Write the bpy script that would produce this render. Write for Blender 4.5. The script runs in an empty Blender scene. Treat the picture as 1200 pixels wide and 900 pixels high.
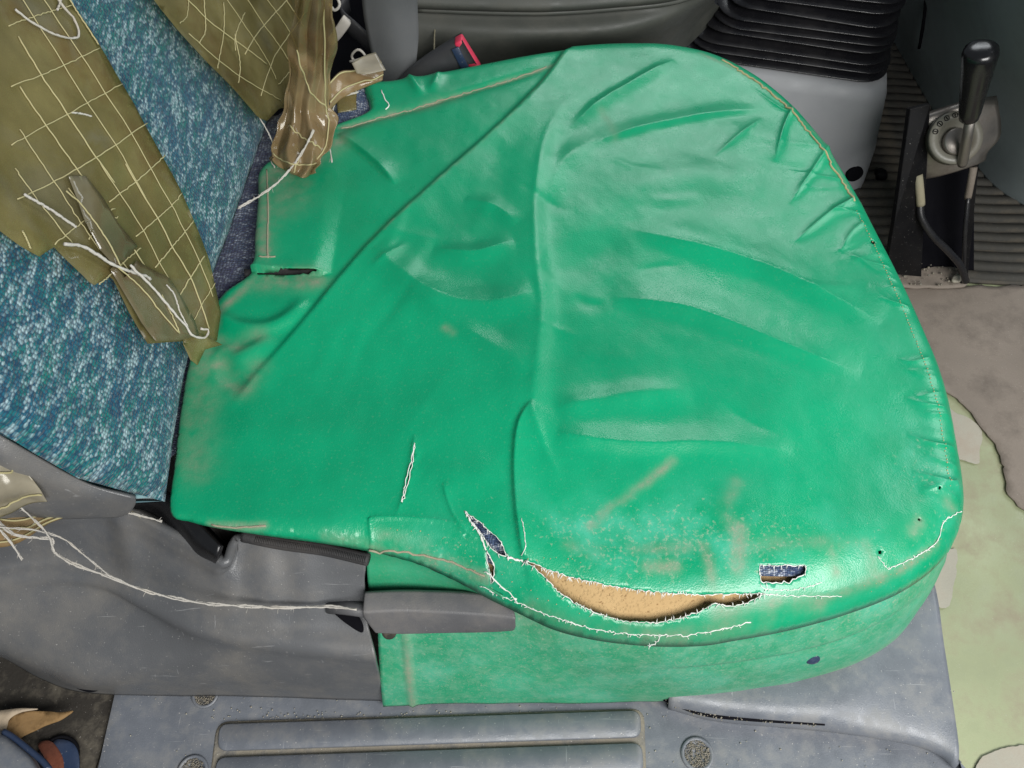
import bpy, bmesh, math, random
import numpy as np
from mathutils import Vector, Matrix
from mathutils.geometry import delaunay_2d_cdt
random.seed(7); RNG = np.random.default_rng(7)
SC = bpy.context.scene
COL = SC.collection

# ------------------------------------------------------------------ camera, light, exposure
F = 1000.0; PITCH = math.radians(57); DIST = 0.60
fwd = np.array([0, math.cos(PITCH), -math.sin(PITCH)])
upv = np.array([0, math.sin(PITCH), math.cos(PITCH)])
rgt = np.array([1.0, 0, 0])
CAM = -DIST * fwd
cd = bpy.data.cameras.new('camera'); cam = bpy.data.objects.new('camera', cd); COL.objects.link(cam)
cam.location = CAM; cam.rotation_euler = (math.pi/2 - PITCH, 0, 0)
cd.sensor_width = 36; cd.lens = 36*F/1200; cd.clip_start = 0.01; cd.clip_end = 100
SC.camera = cam
W = bpy.data.worlds.new('World'); SC.world = W; W.use_nodes = True
W.node_tree.nodes['Background'].inputs[0].default_value = (0.80, 0.90, 1.0, 1)
W.node_tree.nodes['Background'].inputs[1].default_value = 0.19

def area(name, loc, target, sx, sy, energy, color):
    l = bpy.data.lights.new(name, 'AREA'); l.shape = 'RECTANGLE'; l.size = sx; l.size_y = sy
    l.energy = energy; l.color = color
    o = bpy.data.objects.new(name, l); COL.objects.link(o); o.location = loc
    o.rotation_euler = (Vector(target)-Vector(loc)).to_track_quat('-Z', 'Y').to_euler()
    return o
area('door_daylight', (0.50, -0.92, 0.86), (0.22, -0.14, -0.08), 1.0, 0.60, 30, (1.0, 0.985, 0.96))
area('windscreen_daylight', (1.35, 0.50, 0.85), (0.2, 0.1, 0), 0.6, 1.0, 8, (0.93, 0.97, 1.0))
area('passenger_window_daylight', (0.55, 1.60, 1.10), (0.1, 0.1, 0), 1.0, 0.40, 7.5, (0.93, 0.97, 1.0))
VS = SC.view_settings
VS.view_transform = 'Standard'; VS.look = 'None'; VS.gamma = 1; VS.exposure = 0.0
VS.use_curve_mapping = False

# ------------------------------------------------------------------ sight lines to planes
def ray(px, py):
    return fwd + (px-600)/F*rgt - (py-450)/F*upv
def U(px, py, z=0.0):
    d = ray(px, py); return CAM + d*((z-CAM[2])/d[2])
def UY(px, py, y):
    d = ray(px, py); return CAM + d*((y-CAM[1])/d[1])
BX, LEAN = -0.212, math.radians(20)           # backrest plane
BN = np.array([math.cos(LEAN), 0, math.sin(LEAN)]); BE = np.array([-math.sin(LEAN), 0, math.cos(LEAN)])
B0 = np.array([BX, 0, 0.0])
def UB(px, py, off=0.0):                       # -> (y, w) on the backrest plane
    d = ray(px, py); t = ((B0+BN*off-CAM) @ BN)/(d @ BN); p = CAM+d*t
    return np.array([p[1], (p-B0) @ BE])
def BP(y, w, off=0.0):                         # backrest surface point
    y = np.asarray(y, float); w = np.asarray(w, float)
    bulge = 0.006*np.exp(-((y-0.10)/0.16)**2) - 0.0035 + 0.003*np.sin(w*14+y*9) - 0.003*np.exp(-np.maximum(w, -0.02)/0.03)
    o = off + bulge
    return B0 + np.multiply.outer(w, BE) + np.multiply.outer(y, [0, 1.0, 0]) + np.multiply.outer(o, BN)

# ------------------------------------------------------------------ mesh helpers
def catmull(P, n, closed=False):
    P = np.asarray(P, float)
    if len(P) == 2: return P[0] + np.linspace(0, 1, n)[:, None]*(P[1]-P[0])
    if closed: Q = np.vstack([P[-1], P, P[0], P[1]])
    else: Q = np.vstack([2*P[0]-P[1], P, 2*P[-1]-P[-2]])
    m = len(P) if closed else len(P)-1
    out = []
    K = 16
    for i in range(m):
        p0, p1, p2, p3 = Q[i:i+4]
        t = np.linspace(0, 1, K, endpoint=False)[:, None]
        out.append(0.5*((2*p1)+(-p0+p2)*t+(2*p0-5*p1+4*p2-p3)*t**2+(-p0+3*p1-3*p2+p3)*t**3))
    out = np.vstack(out+([P[:1]] if closed else [P[-1:]]))
    return resample(out, n + (1 if closed else 0))[: n]
def resample(P, n):
    P = np.asarray(P, float)
    s = np.r_[0, np.cumsum(np.linalg.norm(np.diff(P, axis=0), axis=1))]
    t = np.linspace(0, s[-1], n)
    return np.stack([np.interp(t, s, P[:, k]) for k in range(P.shape[1])], 1)
def link(name, me, mat=None, parent=None, smooth=True):
    if mat: me.materials.append(mat)
    if smooth: me.polygons.foreach_set('use_smooth', [True]*len(me.polygons))
    o = bpy.data.objects.new(name, me); COL.objects.link(o)
    if parent: o.parent = parent
    return o
def mesh(name, V, Fs, mat=None, parent=None, smooth=True):
    me = bpy.data.meshes.new(name)
    me.from_pydata([tuple(map(float, v)) for v in V], [], [tuple(map(int, f)) for f in Fs]); me.update()
    return link(name, me, mat, parent, smooth)
def solid(o, th, off=-1):
    m = o.modifiers.new('thickness', 'SOLIDIFY'); m.thickness = th; m.offset = off; return o
def bevel(o, w, seg=2):
    m = o.modifiers.new('bevel', 'BEVEL'); m.width = w; m.segments = seg; m.limit_method = 'ANGLE'; m.angle_limit = 0.6; return o
class MB:
    def __init__(s): s.V = []; s.F = []
    def tube(s, P, r, n=6, cap=True):
        P = np.asarray(P, float); b = len(s.V)
        r = np.broadcast_to(np.asarray(r, float), (len(P),))
        T = np.gradient(P, axis=0); T /= (np.linalg.norm(T, axis=1)[:, None]+1e-12)
        a = np.array([0.31, 0.2, 0.93])
        for i in range(len(P)):
            x = np.cross(T[i], a); x /= np.linalg.norm(x)+1e-9; y = np.cross(T[i], x)
            for k in range(n):
                t = 2*math.pi*k/n; s.V.append(P[i]+r[i]*(math.cos(t)*x+math.sin(t)*y))
        for i in range(len(P)-1):
            for k in range(n):
                k2 = (k+1) % n
                s.F.append((b+i*n+k, b+i*n+k2, b+(i+1)*n+k2, b+(i+1)*n+k))
        if cap:
            s.F.append(tuple(b+k for k in range(n))[::-1]); s.F.append(tuple(b+(len(P)-1)*n+k for k in range(n)))
        return s
    def grid(s, G):
        G = np.asarray(G, float); nr, nc = G.shape[:2]; b = len(s.V)
        s.V += list(G.reshape(-1, 3))
        for i in range(nr-1):
            for j in range(nc-1):
                s.F.append((b+i*nc+j, b+i*nc+j+1, b+(i+1)*nc+j+1, b+(i+1)*nc+j))
        return s
    def lathe(s, prof, o, axis, n=24):
        axis = np.asarray(axis, float); axis /= np.linalg.norm(axis)
        x = np.cross(axis, [0.3, 1, 0.2]); x /= np.linalg.norm(x); y = np.cross(axis, x); b = len(s.V)
        for r, h in prof:
            for k in range(n):
                t = 2*math.pi*k/n; s.V.append(np.asarray(o)+h*axis+r*(math.cos(t)*x+math.sin(t)*y))
        for i in range(len(prof)-1):
            for k in range(n):
                k2 = (k+1) % n; s.F.append((b+i*n+k, b+i*n+k2, b+(i+1)*n+k2, b+(i+1)*n+k))
        s.F.append(tuple(b+k for k in range(n))[::-1]); s.F.append(tuple(b+(len(prof)-1)*n+k for k in range(n)))
        return s
    def box(s, c, sx, sy, sz, R=None):
        b = len(s.V); c = np.asarray(c, float); R = np.eye(3) if R is None else R
        for dx in (-1, 1):
            for dy in (-1, 1):
                for dz in (-1, 1): s.V.append(c+R @ np.array([dx*sx/2, dy*sy/2, dz*sz/2]))
        for f in ((0, 1, 3, 2), (4, 6, 7, 5), (0, 4, 5, 1), (2, 3, 7, 6), (0, 2, 6, 4), (1, 5, 7, 3)): s.F.append(tuple(b+i for i in f))
        return s
    def octa(s, c, r, rz=None):
        b = len(s.V); c = np.asarray(c, float); rz = rz or r
        for d in ((1, 0, 0), (0, 1, 0), (-1, 0, 0), (0, -1, 0)): s.V.append(c+np.array(d)*r)
        s.V.append(c+[0, 0, rz]); s.V.append(c-[0, 0, rz])
        for k in range(4):
            s.F.append((b+k, b+(k+1) % 4, b+4)); s.F.append((b+(k+1) % 4, b+k, b+5))
        return s
    def build(s, name, mat, parent=None, smooth=True): 
        o = mesh(name, s.V, s.F, mat, parent, smooth); return o
def loft(rows, nc, nr, smooth_rows=True, smooth_cols=True):
    R = [catmull(r, nc) if smooth_cols else resample(r, nc) for r in rows]
    G = np.stack(R, 0)
    out = np.zeros((nr, nc, 3))
    for j in range(nc):
        if smooth_rows:
            P = G[:, j]; n = len(P); Q = np.vstack([2*P[0]-P[1], P, 2*P[-1]-P[-2]]); ts = np.linspace(0, n-1, nr)
            for a, t in enumerate(ts):
                i = min(int(t), n-2); f = t-i; p0, p1, p2, p3 = Q[i:i+4]
                out[a, j] = 0.5*((2*p1)+(-p0+p2)*f+(2*p0-5*p1+4*p2-p3)*f**2+(-p0+3*p1-3*p2+p3)*f**3)
        else:
            ts = np.linspace(0, len(G)-1, nr)
            for k in range(3): out[:, j, k] = np.interp(ts, np.arange(len(G)), G[:, j, k])
    return out
def sides(o_V, G, depth=None): pass
def inpoly(X, P):
    X = np.asarray(X); P = np.asarray(P); r = np.zeros(len(X), bool); j = len(P)-1
    for i in range(len(P)):
        a, b = P[i], P[j]
        c = ((a[1] > X[:, 1]) != (b[1] > X[:, 1]))
        r ^= c & (X[:, 0] < (b[0]-a[0])*(X[:, 1]-a[1])/((b[1]-a[1])+1e-15)+a[0]); j = i
    return r
def polydist(X, P, closed=False):
    """distance, signed side (left +), arc fraction, index of nearest segment"""
    X = np.asarray(X, float); P = np.asarray(P, float)
    A = P; B = np.roll(P, -1, 0)
    if not closed: A = P[:-1]; B = P[1:]
    L = np.linalg.norm(B-A, axis=1); S = np.r_[0, np.cumsum(L)]
    if len(X) <= 40:
        D = B-A; t = np.clip(((X[:, None]-A) * D).sum(2)/((D*D).sum(1)+1e-18), 0, 1); q = X[:, None]-(A+t[..., None]*D); e = np.hypot(q[..., 0], q[..., 1])
        i = e.argmin(1); j = np.arange(len(X)); return e[j, i], np.sign(D[i, 0]*q[j, i, 1]-D[i, 1]*q[j, i, 0]), (S[i]+t[j, i]*L[i])/S[-1], i
    best = np.full(len(X), 1e9); side = np.zeros(len(X)); fr = np.zeros(len(X)); idx = np.zeros(len(X), int)
    for i in range(len(A)):
        d = B[i]-A[i]; t = np.clip(((X-A[i]) @ d)/(d @ d+1e-18), 0, 1)
        q = X-(A[i]+t[:, None]*d); e = np.hypot(q[:, 0], q[:, 1]); m = e < best
        best[m] = e[m]; side[m] = np.sign(d[0]*q[m, 1]-d[1]*q[m, 0]); fr[m] = (S[i]+t[m]*L[i])/S[-1]; idx[m] = i
    return best, side, fr, idx
def cdt(outline, holes, sp, extra=None, jitter=0.2):
    """triangulate a 2-d outline (metres) with interior points on a grid of spacing sp"""
    outline = np.asarray(outline)
    lo, hi = outline.min(0), outline.max(0)
    gx, gy = np.meshgrid(np.arange(lo[0], hi[0], sp), np.arange(lo[1], hi[1], sp*0.87))
    gx = gx+(np.arange(gx.shape[0]) % 2)[:, None]*sp/2
    pts = np.stack([gx.ravel(), gy.ravel()], 1)
    pts += RNG.uniform(-jitter, jitter, pts.shape)*sp
    if extra is not None: pts = np.vstack([pts, extra])
    pts = pts[inpoly(pts, outline)]
    keep = polydist(pts, outline, True)[0] > 0.35*sp if len(outline)*len(pts) < 8e7 else np.ones(len(pts), bool)
    for h in holes: keep &= ~inpoly(pts, h); keep &= polydist(pts, h, True)[0] > 0.3*sp
    pts = pts[keep]
    V = [Vector(p*1000) for p in outline]; E = [(i, (i+1) % len(outline)) for i in range(len(outline))]
    for h in holes:
        b = len(V); V += [Vector(p*1000) for p in np.asarray(h)]; E += [(b+i, b+(i+1) % len(h)) for i in range(len(h))]
    V += [Vector(p*1000) for p in pts]
    r = delaunay_2d_cdt(V, E, [], 0, 1e-4)
    VV = np.array([tuple(v) for v in r[0]])/1000; T = np.array([f for f in r[2] if len(f) == 3])
    c = VV[T].mean(1); ok = inpoly(c, outline)
    for h in holes: ok &= ~inpoly(c, h)
    T = T[ok]
    used = np.unique(T); mp = -np.ones(len(VV), int); mp[used] = np.arange(len(used))
    return VV[used], mp[T]
def vnoise(X, scale, seed=0, octv=3):
    """smooth pseudo-noise in [-1,1] from summed sines"""
    r = np.random.default_rng(seed); out = np.zeros(len(X)); a = 1.0; tot = 0
    for o in range(octv):
        for k in range(4):
            d = r.normal(size=X.shape[1]); d /= np.linalg.norm(d)
            out += a*np.sin((X @ d)*scale*2**o*r.uniform(.7, 1.3)+r.uniform(0, 6.28)+1.3*np.sin((X @ r.normal(size=X.shape[1]))*scale*2**o*.6))
            tot += a*0.6
        a *= 0.5
    return np.clip(out/tot, -1, 1)
def pl(px, z=0.0, n=None, sm=True):
    P = np.array([U(a, b, z) for a, b in px])
    if n: P = catmull(P, n) if sm else resample(P, n)
    return P
def attr(o, name, vals):
    a = o.data.attributes.new(name, 'FLOAT', 'POINT'); a.data.foreach_set('value', np.asarray(vals, np.float32))

# ------------------------------------------------------------------ things
def thing(name, label, cat, loc=(0, 0, 0), group=None):
    o = bpy.data.objects.new(name, None); COL.objects.link(o); o.empty_display_size = 0.02
    o['label'] = label; o['category'] = cat
    if group: o['group'] = group
    BASES.append((o, loc)); return o
BASES = []
def tag(o, label, cat, group=None):
    o['label'] = label; o['category'] = cat
    if group: o['group'] = group
    return o
def struct(o): o['kind'] = 'structure'; return o
def stuff(o): o['kind'] = 'stuff'; return o

# ------------------------------------------------------------------ materials
class NT:
    def __init__(s, name):
        s.m = bpy.data.materials.new(name); s.m.use_nodes = True; s.t = s.m.node_tree; s.b = s.t.nodes['Principled BSDF']
        s.tc = s.t.nodes.new('ShaderNodeTexCoord'); s.co = s.tc.outputs['Object']
    def n(s, typ, **kw):
        o = s.t.nodes.new(typ)
        for k, v in kw.items():
            if k in o.inputs: o.inputs[k].default_value = v
            else: setattr(o, k, v)
        return o
    def l(s, a, b): s.t.links.new(a, b)
    def noise(s, scale, detail=4, rough=.6, co=None, dist=0):
        o = s.n('ShaderNodeTexNoise', Scale=scale, Detail=detail, Roughness=rough, Distortion=dist); s.l(co or s.co, o.inputs['Vector']); return o.outputs['Fac']
    def ramp(s, v, a, b, va=0.0, vb=1.0):
        o = s.n('ShaderNodeMapRange'); o.inputs[1].default_value = a; o.inputs[2].default_value = b; o.inputs[3].default_value = va; o.inputs[4].default_value = vb
        s.l(v, o.inputs[0]); return o.outputs[0]
    def mul(s, a, b, op='MULTIPLY'):
        o = s.n('ShaderNodeMath', operation=op)
        for i, x in enumerate((a, b)):
            if isinstance(x, (int, float)): o.inputs[i].default_value = x
            else: s.l(x, o.inputs[i])
        o.use_clamp = op in ('ADD',)
        return o.outputs[0]
    def mix(s, f, a, b):
        o = s.n('ShaderNodeMix', data_type='RGBA')
        for i, x in ((0, f), (6, a), (7, b)):
            if isinstance(x, (int, float)): o.inputs[i].default_value = x
            elif isinstance(x, tuple): o.inputs[i].default_value = x if len(x) == 4 else x+(1,)
            else: s.l(x, o.inputs[i])
        return o.outputs[2]
    def mapping(s, sx, sy, sz, rot=0, co=None):
        o = s.n('ShaderNodeMapping'); o.inputs['Scale'].default_value = (sx, sy, sz); o.inputs['Rotation'].default_value = (0, 0, rot)
        s.l(co or s.co, o.inputs['Vector']); return o.outputs[0]
    def attr(s, name): return s.n('ShaderNodeAttribute', attribute_name=name).outputs['Fac']
    def bump(s, h, strength, dist, prev=None):
        o = s.n('ShaderNodeBump', Strength=strength, Distance=dist); s.l(h, o.inputs['Height'])
        if prev is not None: s.l(prev, o.inputs['Normal'])
        return o.outputs[0]
    def done(s, color=None, rough=None, normal=None, spec=None, metal=None):
        for k, v in (('Base Color', color), ('Roughness', rough), ('Normal', normal), ('Specular IOR Level', spec), ('Metallic', metal)):
            if v is None: continue
            if isinstance(v, (int, float)): s.b.inputs[k].default_value = v
            elif isinstance(v, tuple): s.b.inputs[k].default_value = v if len(v) == 4 else v+(1,)
            else: s.l(v, s.b.inputs[k])
        return s.m
def plastic(name, base, rough=.5, dust=(.30, .27, .23), dustamt=.35, grain=900, gstr=.25, speck=.5, spec=.5, metal=0, scale=18, scratch=0.0):
    k = NT(name)
    v = k.ramp(k.noise(scale*.5, 5), .3, .7, .82, 1.15)
    hs = k.n('ShaderNodeHueSaturation'); hs.inputs['Color'].default_value = base+(1,); k.l(v, hs.inputs['Value'])
    d = k.mul(k.ramp(k.noise(scale, 8, .68), .48, .72), dustamt)
    c = k.mix(d, hs.outputs[0], dust)
    sp = k.mul(k.ramp(k.noise(700, 2), .70, .74), speck)
    c = k.mix(sp, c, (.5, .48, .45))
    if scratch:
        m1 = k.mapping(16, 420, 60, .35); m2 = k.mapping(380, 22, 60, .2)
        s1 = k.ramp(k.noise(1.6, 3, .5, m1), .70, .74); s2 = k.ramp(k.noise(1.6, 3, .5, m2), .71, .75)
        c = k.mix(k.mul(k.mul(s1, s2, 'MAXIMUM'), scratch), c, (.5, .5, .5))
    r = k.mul(k.ramp(k.noise(scale*2, 6), .35, .7, -.10, .18), rough, 'ADD')
    b = k.bump(k.noise(grain, 3), gstr, .0006)
    return k.done(c, r, b, spec, metal)

def vinyl_mat(name, dusty):
    k = NT(name)
    c = k.mix(k.ramp(k.noise(7, 5), .35, .7), (.0, .235, .106), (.0, .318, .144))
    # rubbed patches with painted pale sheen, weave showing through, dust in the seams
    dust = k.attr('dust'); wear_sheen = k.attr('wear_sheen')
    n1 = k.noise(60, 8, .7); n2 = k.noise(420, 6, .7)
    sc = k.mul(wear_sheen, k.ramp(k.noise(24, 6, .62), .44, .68))
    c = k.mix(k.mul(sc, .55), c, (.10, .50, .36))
    fine = k.ramp(k.mul(n2, k.mul(wear_sheen, .13), 'ADD'), .66, .80)
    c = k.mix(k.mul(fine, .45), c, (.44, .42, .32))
    gen = k.ramp(k.noise(520, 5, .72), .56, .74)
    gen = k.mul(gen, 1.0)
    c = k.mix(k.mul(gen, k.ramp(k.noise(15, 6, .65), .36, .62, .70 if dusty else .10, 1.0 if dusty else .12)), c, (.34, .38, .27))
    if dusty:
        c = k.mix(k.ramp(k.noise(110, 8, .75), .44, .70, .08, .42), c, (.27, .43, .31))
    df = k.mul(dust, k.ramp(n1, .25, .65, .6, 1.2))
    df = k.mul(df, k.ramp(n2, .3, .6, .6, 1.1))
    c = k.mix(k.mul(df, .88), c, (.27, .235, .175))
    r = k.ramp(k.noise(35, 7, .65), .3, .75, .24, .36)
    r = k.mul(r, k.mul(dust, .35), 'ADD'); r = k.mul(r, .22 if dusty else 0.0, 'ADD')
    gr = k.n('ShaderNodeTexVoronoi', Scale=900); k.l(k.co, gr.inputs['Vector'])
    b = k.bump(gr.outputs['Distance'], .16, .0005)
    b = k.bump(k.noise(340, 4, .65), .035, .0008, b)
    b = k.bump(k.noise(38, 4, .55), .14, .0022, b)
    return k.done(c, r, b, .55)

def tweed(name, light, mid, dark, alt, uv=True, s=1.0):
    """knitted rows: stitches are cells laid out in rows, dark between them, with streaks of colour"""
    k = NT(name)
    co = k.tc.outputs['UV'] if uv else k.co
    wob = k.n('ShaderNodeTexNoise', Scale=60.0, Detail=2.0); k.l(co, wob.inputs['Vector'])
    va = k.n('ShaderNodeVectorMath', operation='MULTIPLY_ADD'); k.l(wob.outputs['Color'], va.inputs[0]); va.inputs[1].default_value = (.0022, .0022, 0); k.l(co, va.inputs[2])
    m = k.mapping(420*s, 560*s, 420*s, .0, va.outputs[0])
    sh = k.n('ShaderNodeVectorMath', operation='MULTIPLY_ADD'); k.l(m, sh.inputs[0]); sh.inputs[1].default_value = (1, 1, 1)
    v = k.n('ShaderNodeTexVoronoi', Scale=1.0, Randomness=.55); k.l(m, v.inputs['Vector'])
    sep = k.n('ShaderNodeSeparateColor'); k.l(v.outputs['Color'], sep.inputs[0])
    streak = k.noise(1.0, 4, .65, k.mapping(34*s, 150*s, 34*s, .25, co))
    streak2 = k.noise(1.0, 4, .65, k.mapping(40*s, 130*s, 34*s, .35, va.outputs[0]))
    big = k.noise(10, 4, .6, co)
    hue = k.ramp(k.mul(k.mul(streak, .7), k.mul(big, .35), 'ADD'), .46, .60)
    midc = k.mix(hue, mid, alt)
    lt = k.ramp(k.mul(k.mul(sep.outputs[0], .26), k.mul(streak2, 1.0), 'ADD'), .62, .82)
    dk = k.ramp(k.mul(k.mul(sep.outputs[1], .5), k.mul(streak2, -.7), 'ADD'), -.12, .12)
    c = k.mix(k.mul(dk, .75), midc, dark)
    c = k.mix(k.mul(lt, .92), c, light)
    edge = k.ramp(v.outputs['Distance'], .38, .70)
    c = k.mix(k.mul(edge, .72), c, dark)
    fib = k.noise(1.0, 3, .7, k.mapping(1500*s, 1500*s, 1500*s, 0, co))
    c = k.mix(k.ramp(fib, .55, .75, 0, .35), c, dark)
    b = k.bump(k.mul(v.outputs['Distance'], -1.0), 1.0, .0016)
    b = k.bump(fib, .4, .0006, b)
    m = k.done(c, .9, b, .15)
    k.b.inputs['Sheen Weight'].default_value = .12
    return m

def tape_mat(name, col, alpha, rust=None, rough=.22):
    k = NT(name)
    c = k.mix(k.ramp(k.noise(14, 6, .6), .35, .7), tuple(x*.75 for x in col), tuple(x*1.35 for x in col))
    if rust: c = k.mix(k.ramp(k.noise(11, 6, .65), .52, .74, 0, .8), c, rust)
    c = k.mix(k.ramp(k.noise(16, 4, .55, dist=1.0), .54, .72, 0, .45), c, (.33, .32, .25))
    k.done(c, k.ramp(k.noise(12, 3), .3, .7, rough-.08, rough+.12), k.bump(k.noise(22, 1.5, .4), 1.0, .010), .9)
    t = k.n('ShaderNodeBsdfTransparent'); t.inputs[0].default_value = (.60, .56, .30, 1)
    mx = k.n('ShaderNodeMixShader'); k.l(k.ramp(k.noise(9, 5), .35, .68, alpha-.16, alpha+.10), mx.inputs[0])
    k.l(t.outputs[0], mx.inputs[1]); k.l(k.b.outputs[0], mx.inputs[2])
    k.l(mx.outputs[0], k.t.nodes['Material Output'].inputs['Surface']); return k.m

def foam_mat():
    k = NT('foam')
    c = k.mix(k.noise(40, 6), (.37, .24, .11), (.52, .365, .185))
    v = k.n('ShaderNodeTexVoronoi', Scale=420); k.l(k.co, v.inputs['Vector'])
    c = k.mix(k.mul(k.ramp(k.noise(380, 3), .62, .68), .7), c, (.16, .08, .03))
    return k.done(c, .9, k.bump(k.mul(k.noise(700, 4), v.outputs['Distance'], 'ADD'), .8, .001), .2)

M = dict(
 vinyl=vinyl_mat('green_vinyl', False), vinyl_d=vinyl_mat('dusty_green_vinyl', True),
 fabric=tweed('blue_teal_tweed', (.33, .46, .49), (.018, .145, .205), (.008, .028, .070), (.003, .215, .165)),
 fabric_g=tweed('grey_violet_tweed', (.26, .30, .36), (.10, .12, .17), (.03, .03, .07), (.06, .10, .15)),
 denim=tweed('blue_white_tweed', (.62, .66, .72), (.12, .18, .28), (.02, .03, .09), (.10, .16, .25), uv=False, s=1.5),
 foam=foam_mat(),
 trim=plastic('grey_trim_plastic', (.104, .107, .112), .36, (.20, .18, .15), .55, 1100, .35, .5, .5, 0, 14, .22),
 lever=plastic('grey_lever_plastic', (.105, .105, .110), .50, (.22, .19, .15), .35, 1400, .35, .2, .5, 0, 20, .3),
 sill=plastic('blue_grey_sill_plastic', (.136, .148, .170), .42, (.25, .235, .205), .45, 900, .3, .8, .5, 0, 48, .25),
 console=plastic('pale_grey_console', (.30, .31, .325), .55, (.2, .19, .17), .2, 1200, .2, .1, .4),
 olive=plastic('olive_grey_vinyl', (.062, .066, .058), .55, (.12, .11, .09), .35, 900, .3, .1, .4),
 webbing=plastic('grey_webbing', (.10, .105, .108), .8, (.13, .12, .11), .2, 1500, .6, 0, .2),
 buckle=plastic('dark_grey_buckle', (.050, .051, .056), .45, (.10, .09, .08), .25, 1200, .2, .1),
 red=plastic('pink_red_button', (.62, .035, .085), .4, (.3, .2, .2), .1, 1200, .1, 0),
 rubber=plastic('black_rubber', (.009, .009, .011), .30, (.05, .045, .04), .18, 900, .3, .1, .5),
 mat=plastic('ribbed_mat_rubber', (.048, .046, .040), .75, (.15, .125, .09), .6, 900, .5, .3, .3),
 black=plastic('black_paint', (.005, .005, .006), .5, (.03, .025, .02), .2, 900, .3, .4, .15),
 knob=plastic('black_knob', (.007, .007, .008), .22, (.05, .05, .05), .1, 900, .05, .0),
 steel=plastic('worn_steel', (.26, .24, .22), .42, (.09, .06, .04), .7, 700, .3, .2, .5, .85),
 dial=plastic('dial_plate', (.15, .145, .12), .45, (.10, .08, .05), .7, 800, .2, .1),
 carpet=plastic('dark_carpet', (.040, .036, .031), .95, (.13, .115, .09), .9, 420, 1.0, .5, .1, 0, 55),
 slate=plastic('slate_carpet_panel', (.30, .35, .355), .9, (.08, .08, .07), .3, 600, .7, .1, .15),
 brown=plastic('brown_floor_sheet', (.225, .190, .158), .75, (.085, .072, .062), .75, 600, .6, .5, .35, 0, 16),
 greenpaint=plastic('pale_green_floor_paint', (.30, .33, .195), .45, (.25, .205, .15), .75, 600, .35, .45, .4, 0, 22),
 residue=plastic('white_glue_residue', (.36, .345, .28), .7, (.30, .22, .17), .5, 600, .5, .2),
 sand=plastic('pale_sand', (.25, .225, .18), .95, (.125, .128, .132), 1.0, 500, 1.0, 1.0, .1, 0, 70),
 string=plastic('white_string', (.50, .475, .43), .85, (.30, .25, .18), .6, 1500, .8, 0, .2),
 thread=plastic('cream_thread', (.40, .36, .19), .6, (.3, .24, .12), .4, 1200, .3, 0, .3),
 fray=plastic('white_fray', (.72, .72, .68), .9, (.45, .42, .35), .3, 1200, .3, 0, .1),
 seamdust=plastic('tan_seam_thread', (.30, .28, .20), .9, (.25, .2, .13), .5, 900, .6, 0, .1),
 tape=tape_mat('olive_tape', (.25, .215, .090), .46, (.17, .085, .028), .18),
 tape_b=tape_mat('brown_tape', (.37, .265, .145), .50, (.26, .115, .03), .14),
 tape_d=tape_mat('bunched_tape', (.17, .145, .080), .70, (.15, .07, .022), .16),
 tape_c=tape_mat('clear_tape', (.42, .38, .30), .55),
 rust=plastic('rusty_steel', (.13, .035, .015), .8, (.05, .02, .015), .7, 400, .8, .1),
 bluemetal=plastic('blue_black_metal', (.02, .035, .075), .4, (.05, .05, .06), .3),
 leaf=plastic('dry_leaf', (.26, .16, .07), .8, (.09, .05, .02), .8, 300, .8, .1, .2, 0, 90),
 pale_leaf=plastic('pale_leaf_edge', (.44, .36, .27), .8, (.25, .18, .1), .4, 300, .5, 0, .2),
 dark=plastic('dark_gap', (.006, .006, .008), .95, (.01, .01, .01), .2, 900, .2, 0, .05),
 zip=plastic('dark_zip_tape', (.030, .029, .030), .7, (.14, .12, .10), .3, 900, .5, .1),
)

# ================================================================== SETTING
FZ = -0.32
fl = MB().grid(np.array([[[-1.6, -1.2, FZ-.02], [1.8, -1.2, FZ-.02]], [[-1.6, 2.2, FZ-.02], [1.8, 2.2, FZ-.02]]]))
struct(fl.build('cab_floor', M['carpet']))

def flat_sheet(name, px, z, mat, sp=.012, th=.003, parent=None, amp=0.0, n=None, sm=True, nsc=40, seed=1, rag=0.0):
    P = pl(px, z)[:, :2]
    P = catmull(P, n or 8*len(px), True) if sm else resample(np.vstack([P, P[:1]]), (n or 8*len(px))+1)[:-1]
    if rag:
        P = resample(np.vstack([P, P[:1]]), 260)[:-1]; P = P+rag*np.c_[vnoise(P, 55, 71), vnoise(P, 60, 72)]+rag*.35*np.c_[vnoise(P, 260, 73), vnoise(P, 240, 74)]
    V, T = cdt(P, [], sp)
    zz = z + amp*vnoise(V, nsc, seed) if amp else np.full(len(V), z)
    o = mesh(name, np.c_[V, zz], T, mat, parent); 
    if th: solid(o, th)
    return o
struct(flat_sheet('floor_pan', [(960, 330), (1420, 290), (1500, 1000), (1000, 1000), (900, 700)], FZ, M['greenpaint'], .02, .004, amp=.0006, sm=False))
struct(flat_sheet('floor_covering', [(980, 350), (1030, 326), (1100, 334), (1160, 338), (1330, 330), (1340, 520), (1320, 640), (1230, 628), (1198, 596), (1180, 556), (1160, 520), (1142, 484), (1112, 462), (1060, 440)], FZ+.0042, M['brown'], .008, .0014, amp=.0010, nsc=60, sm=True, rag=.007))
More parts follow.
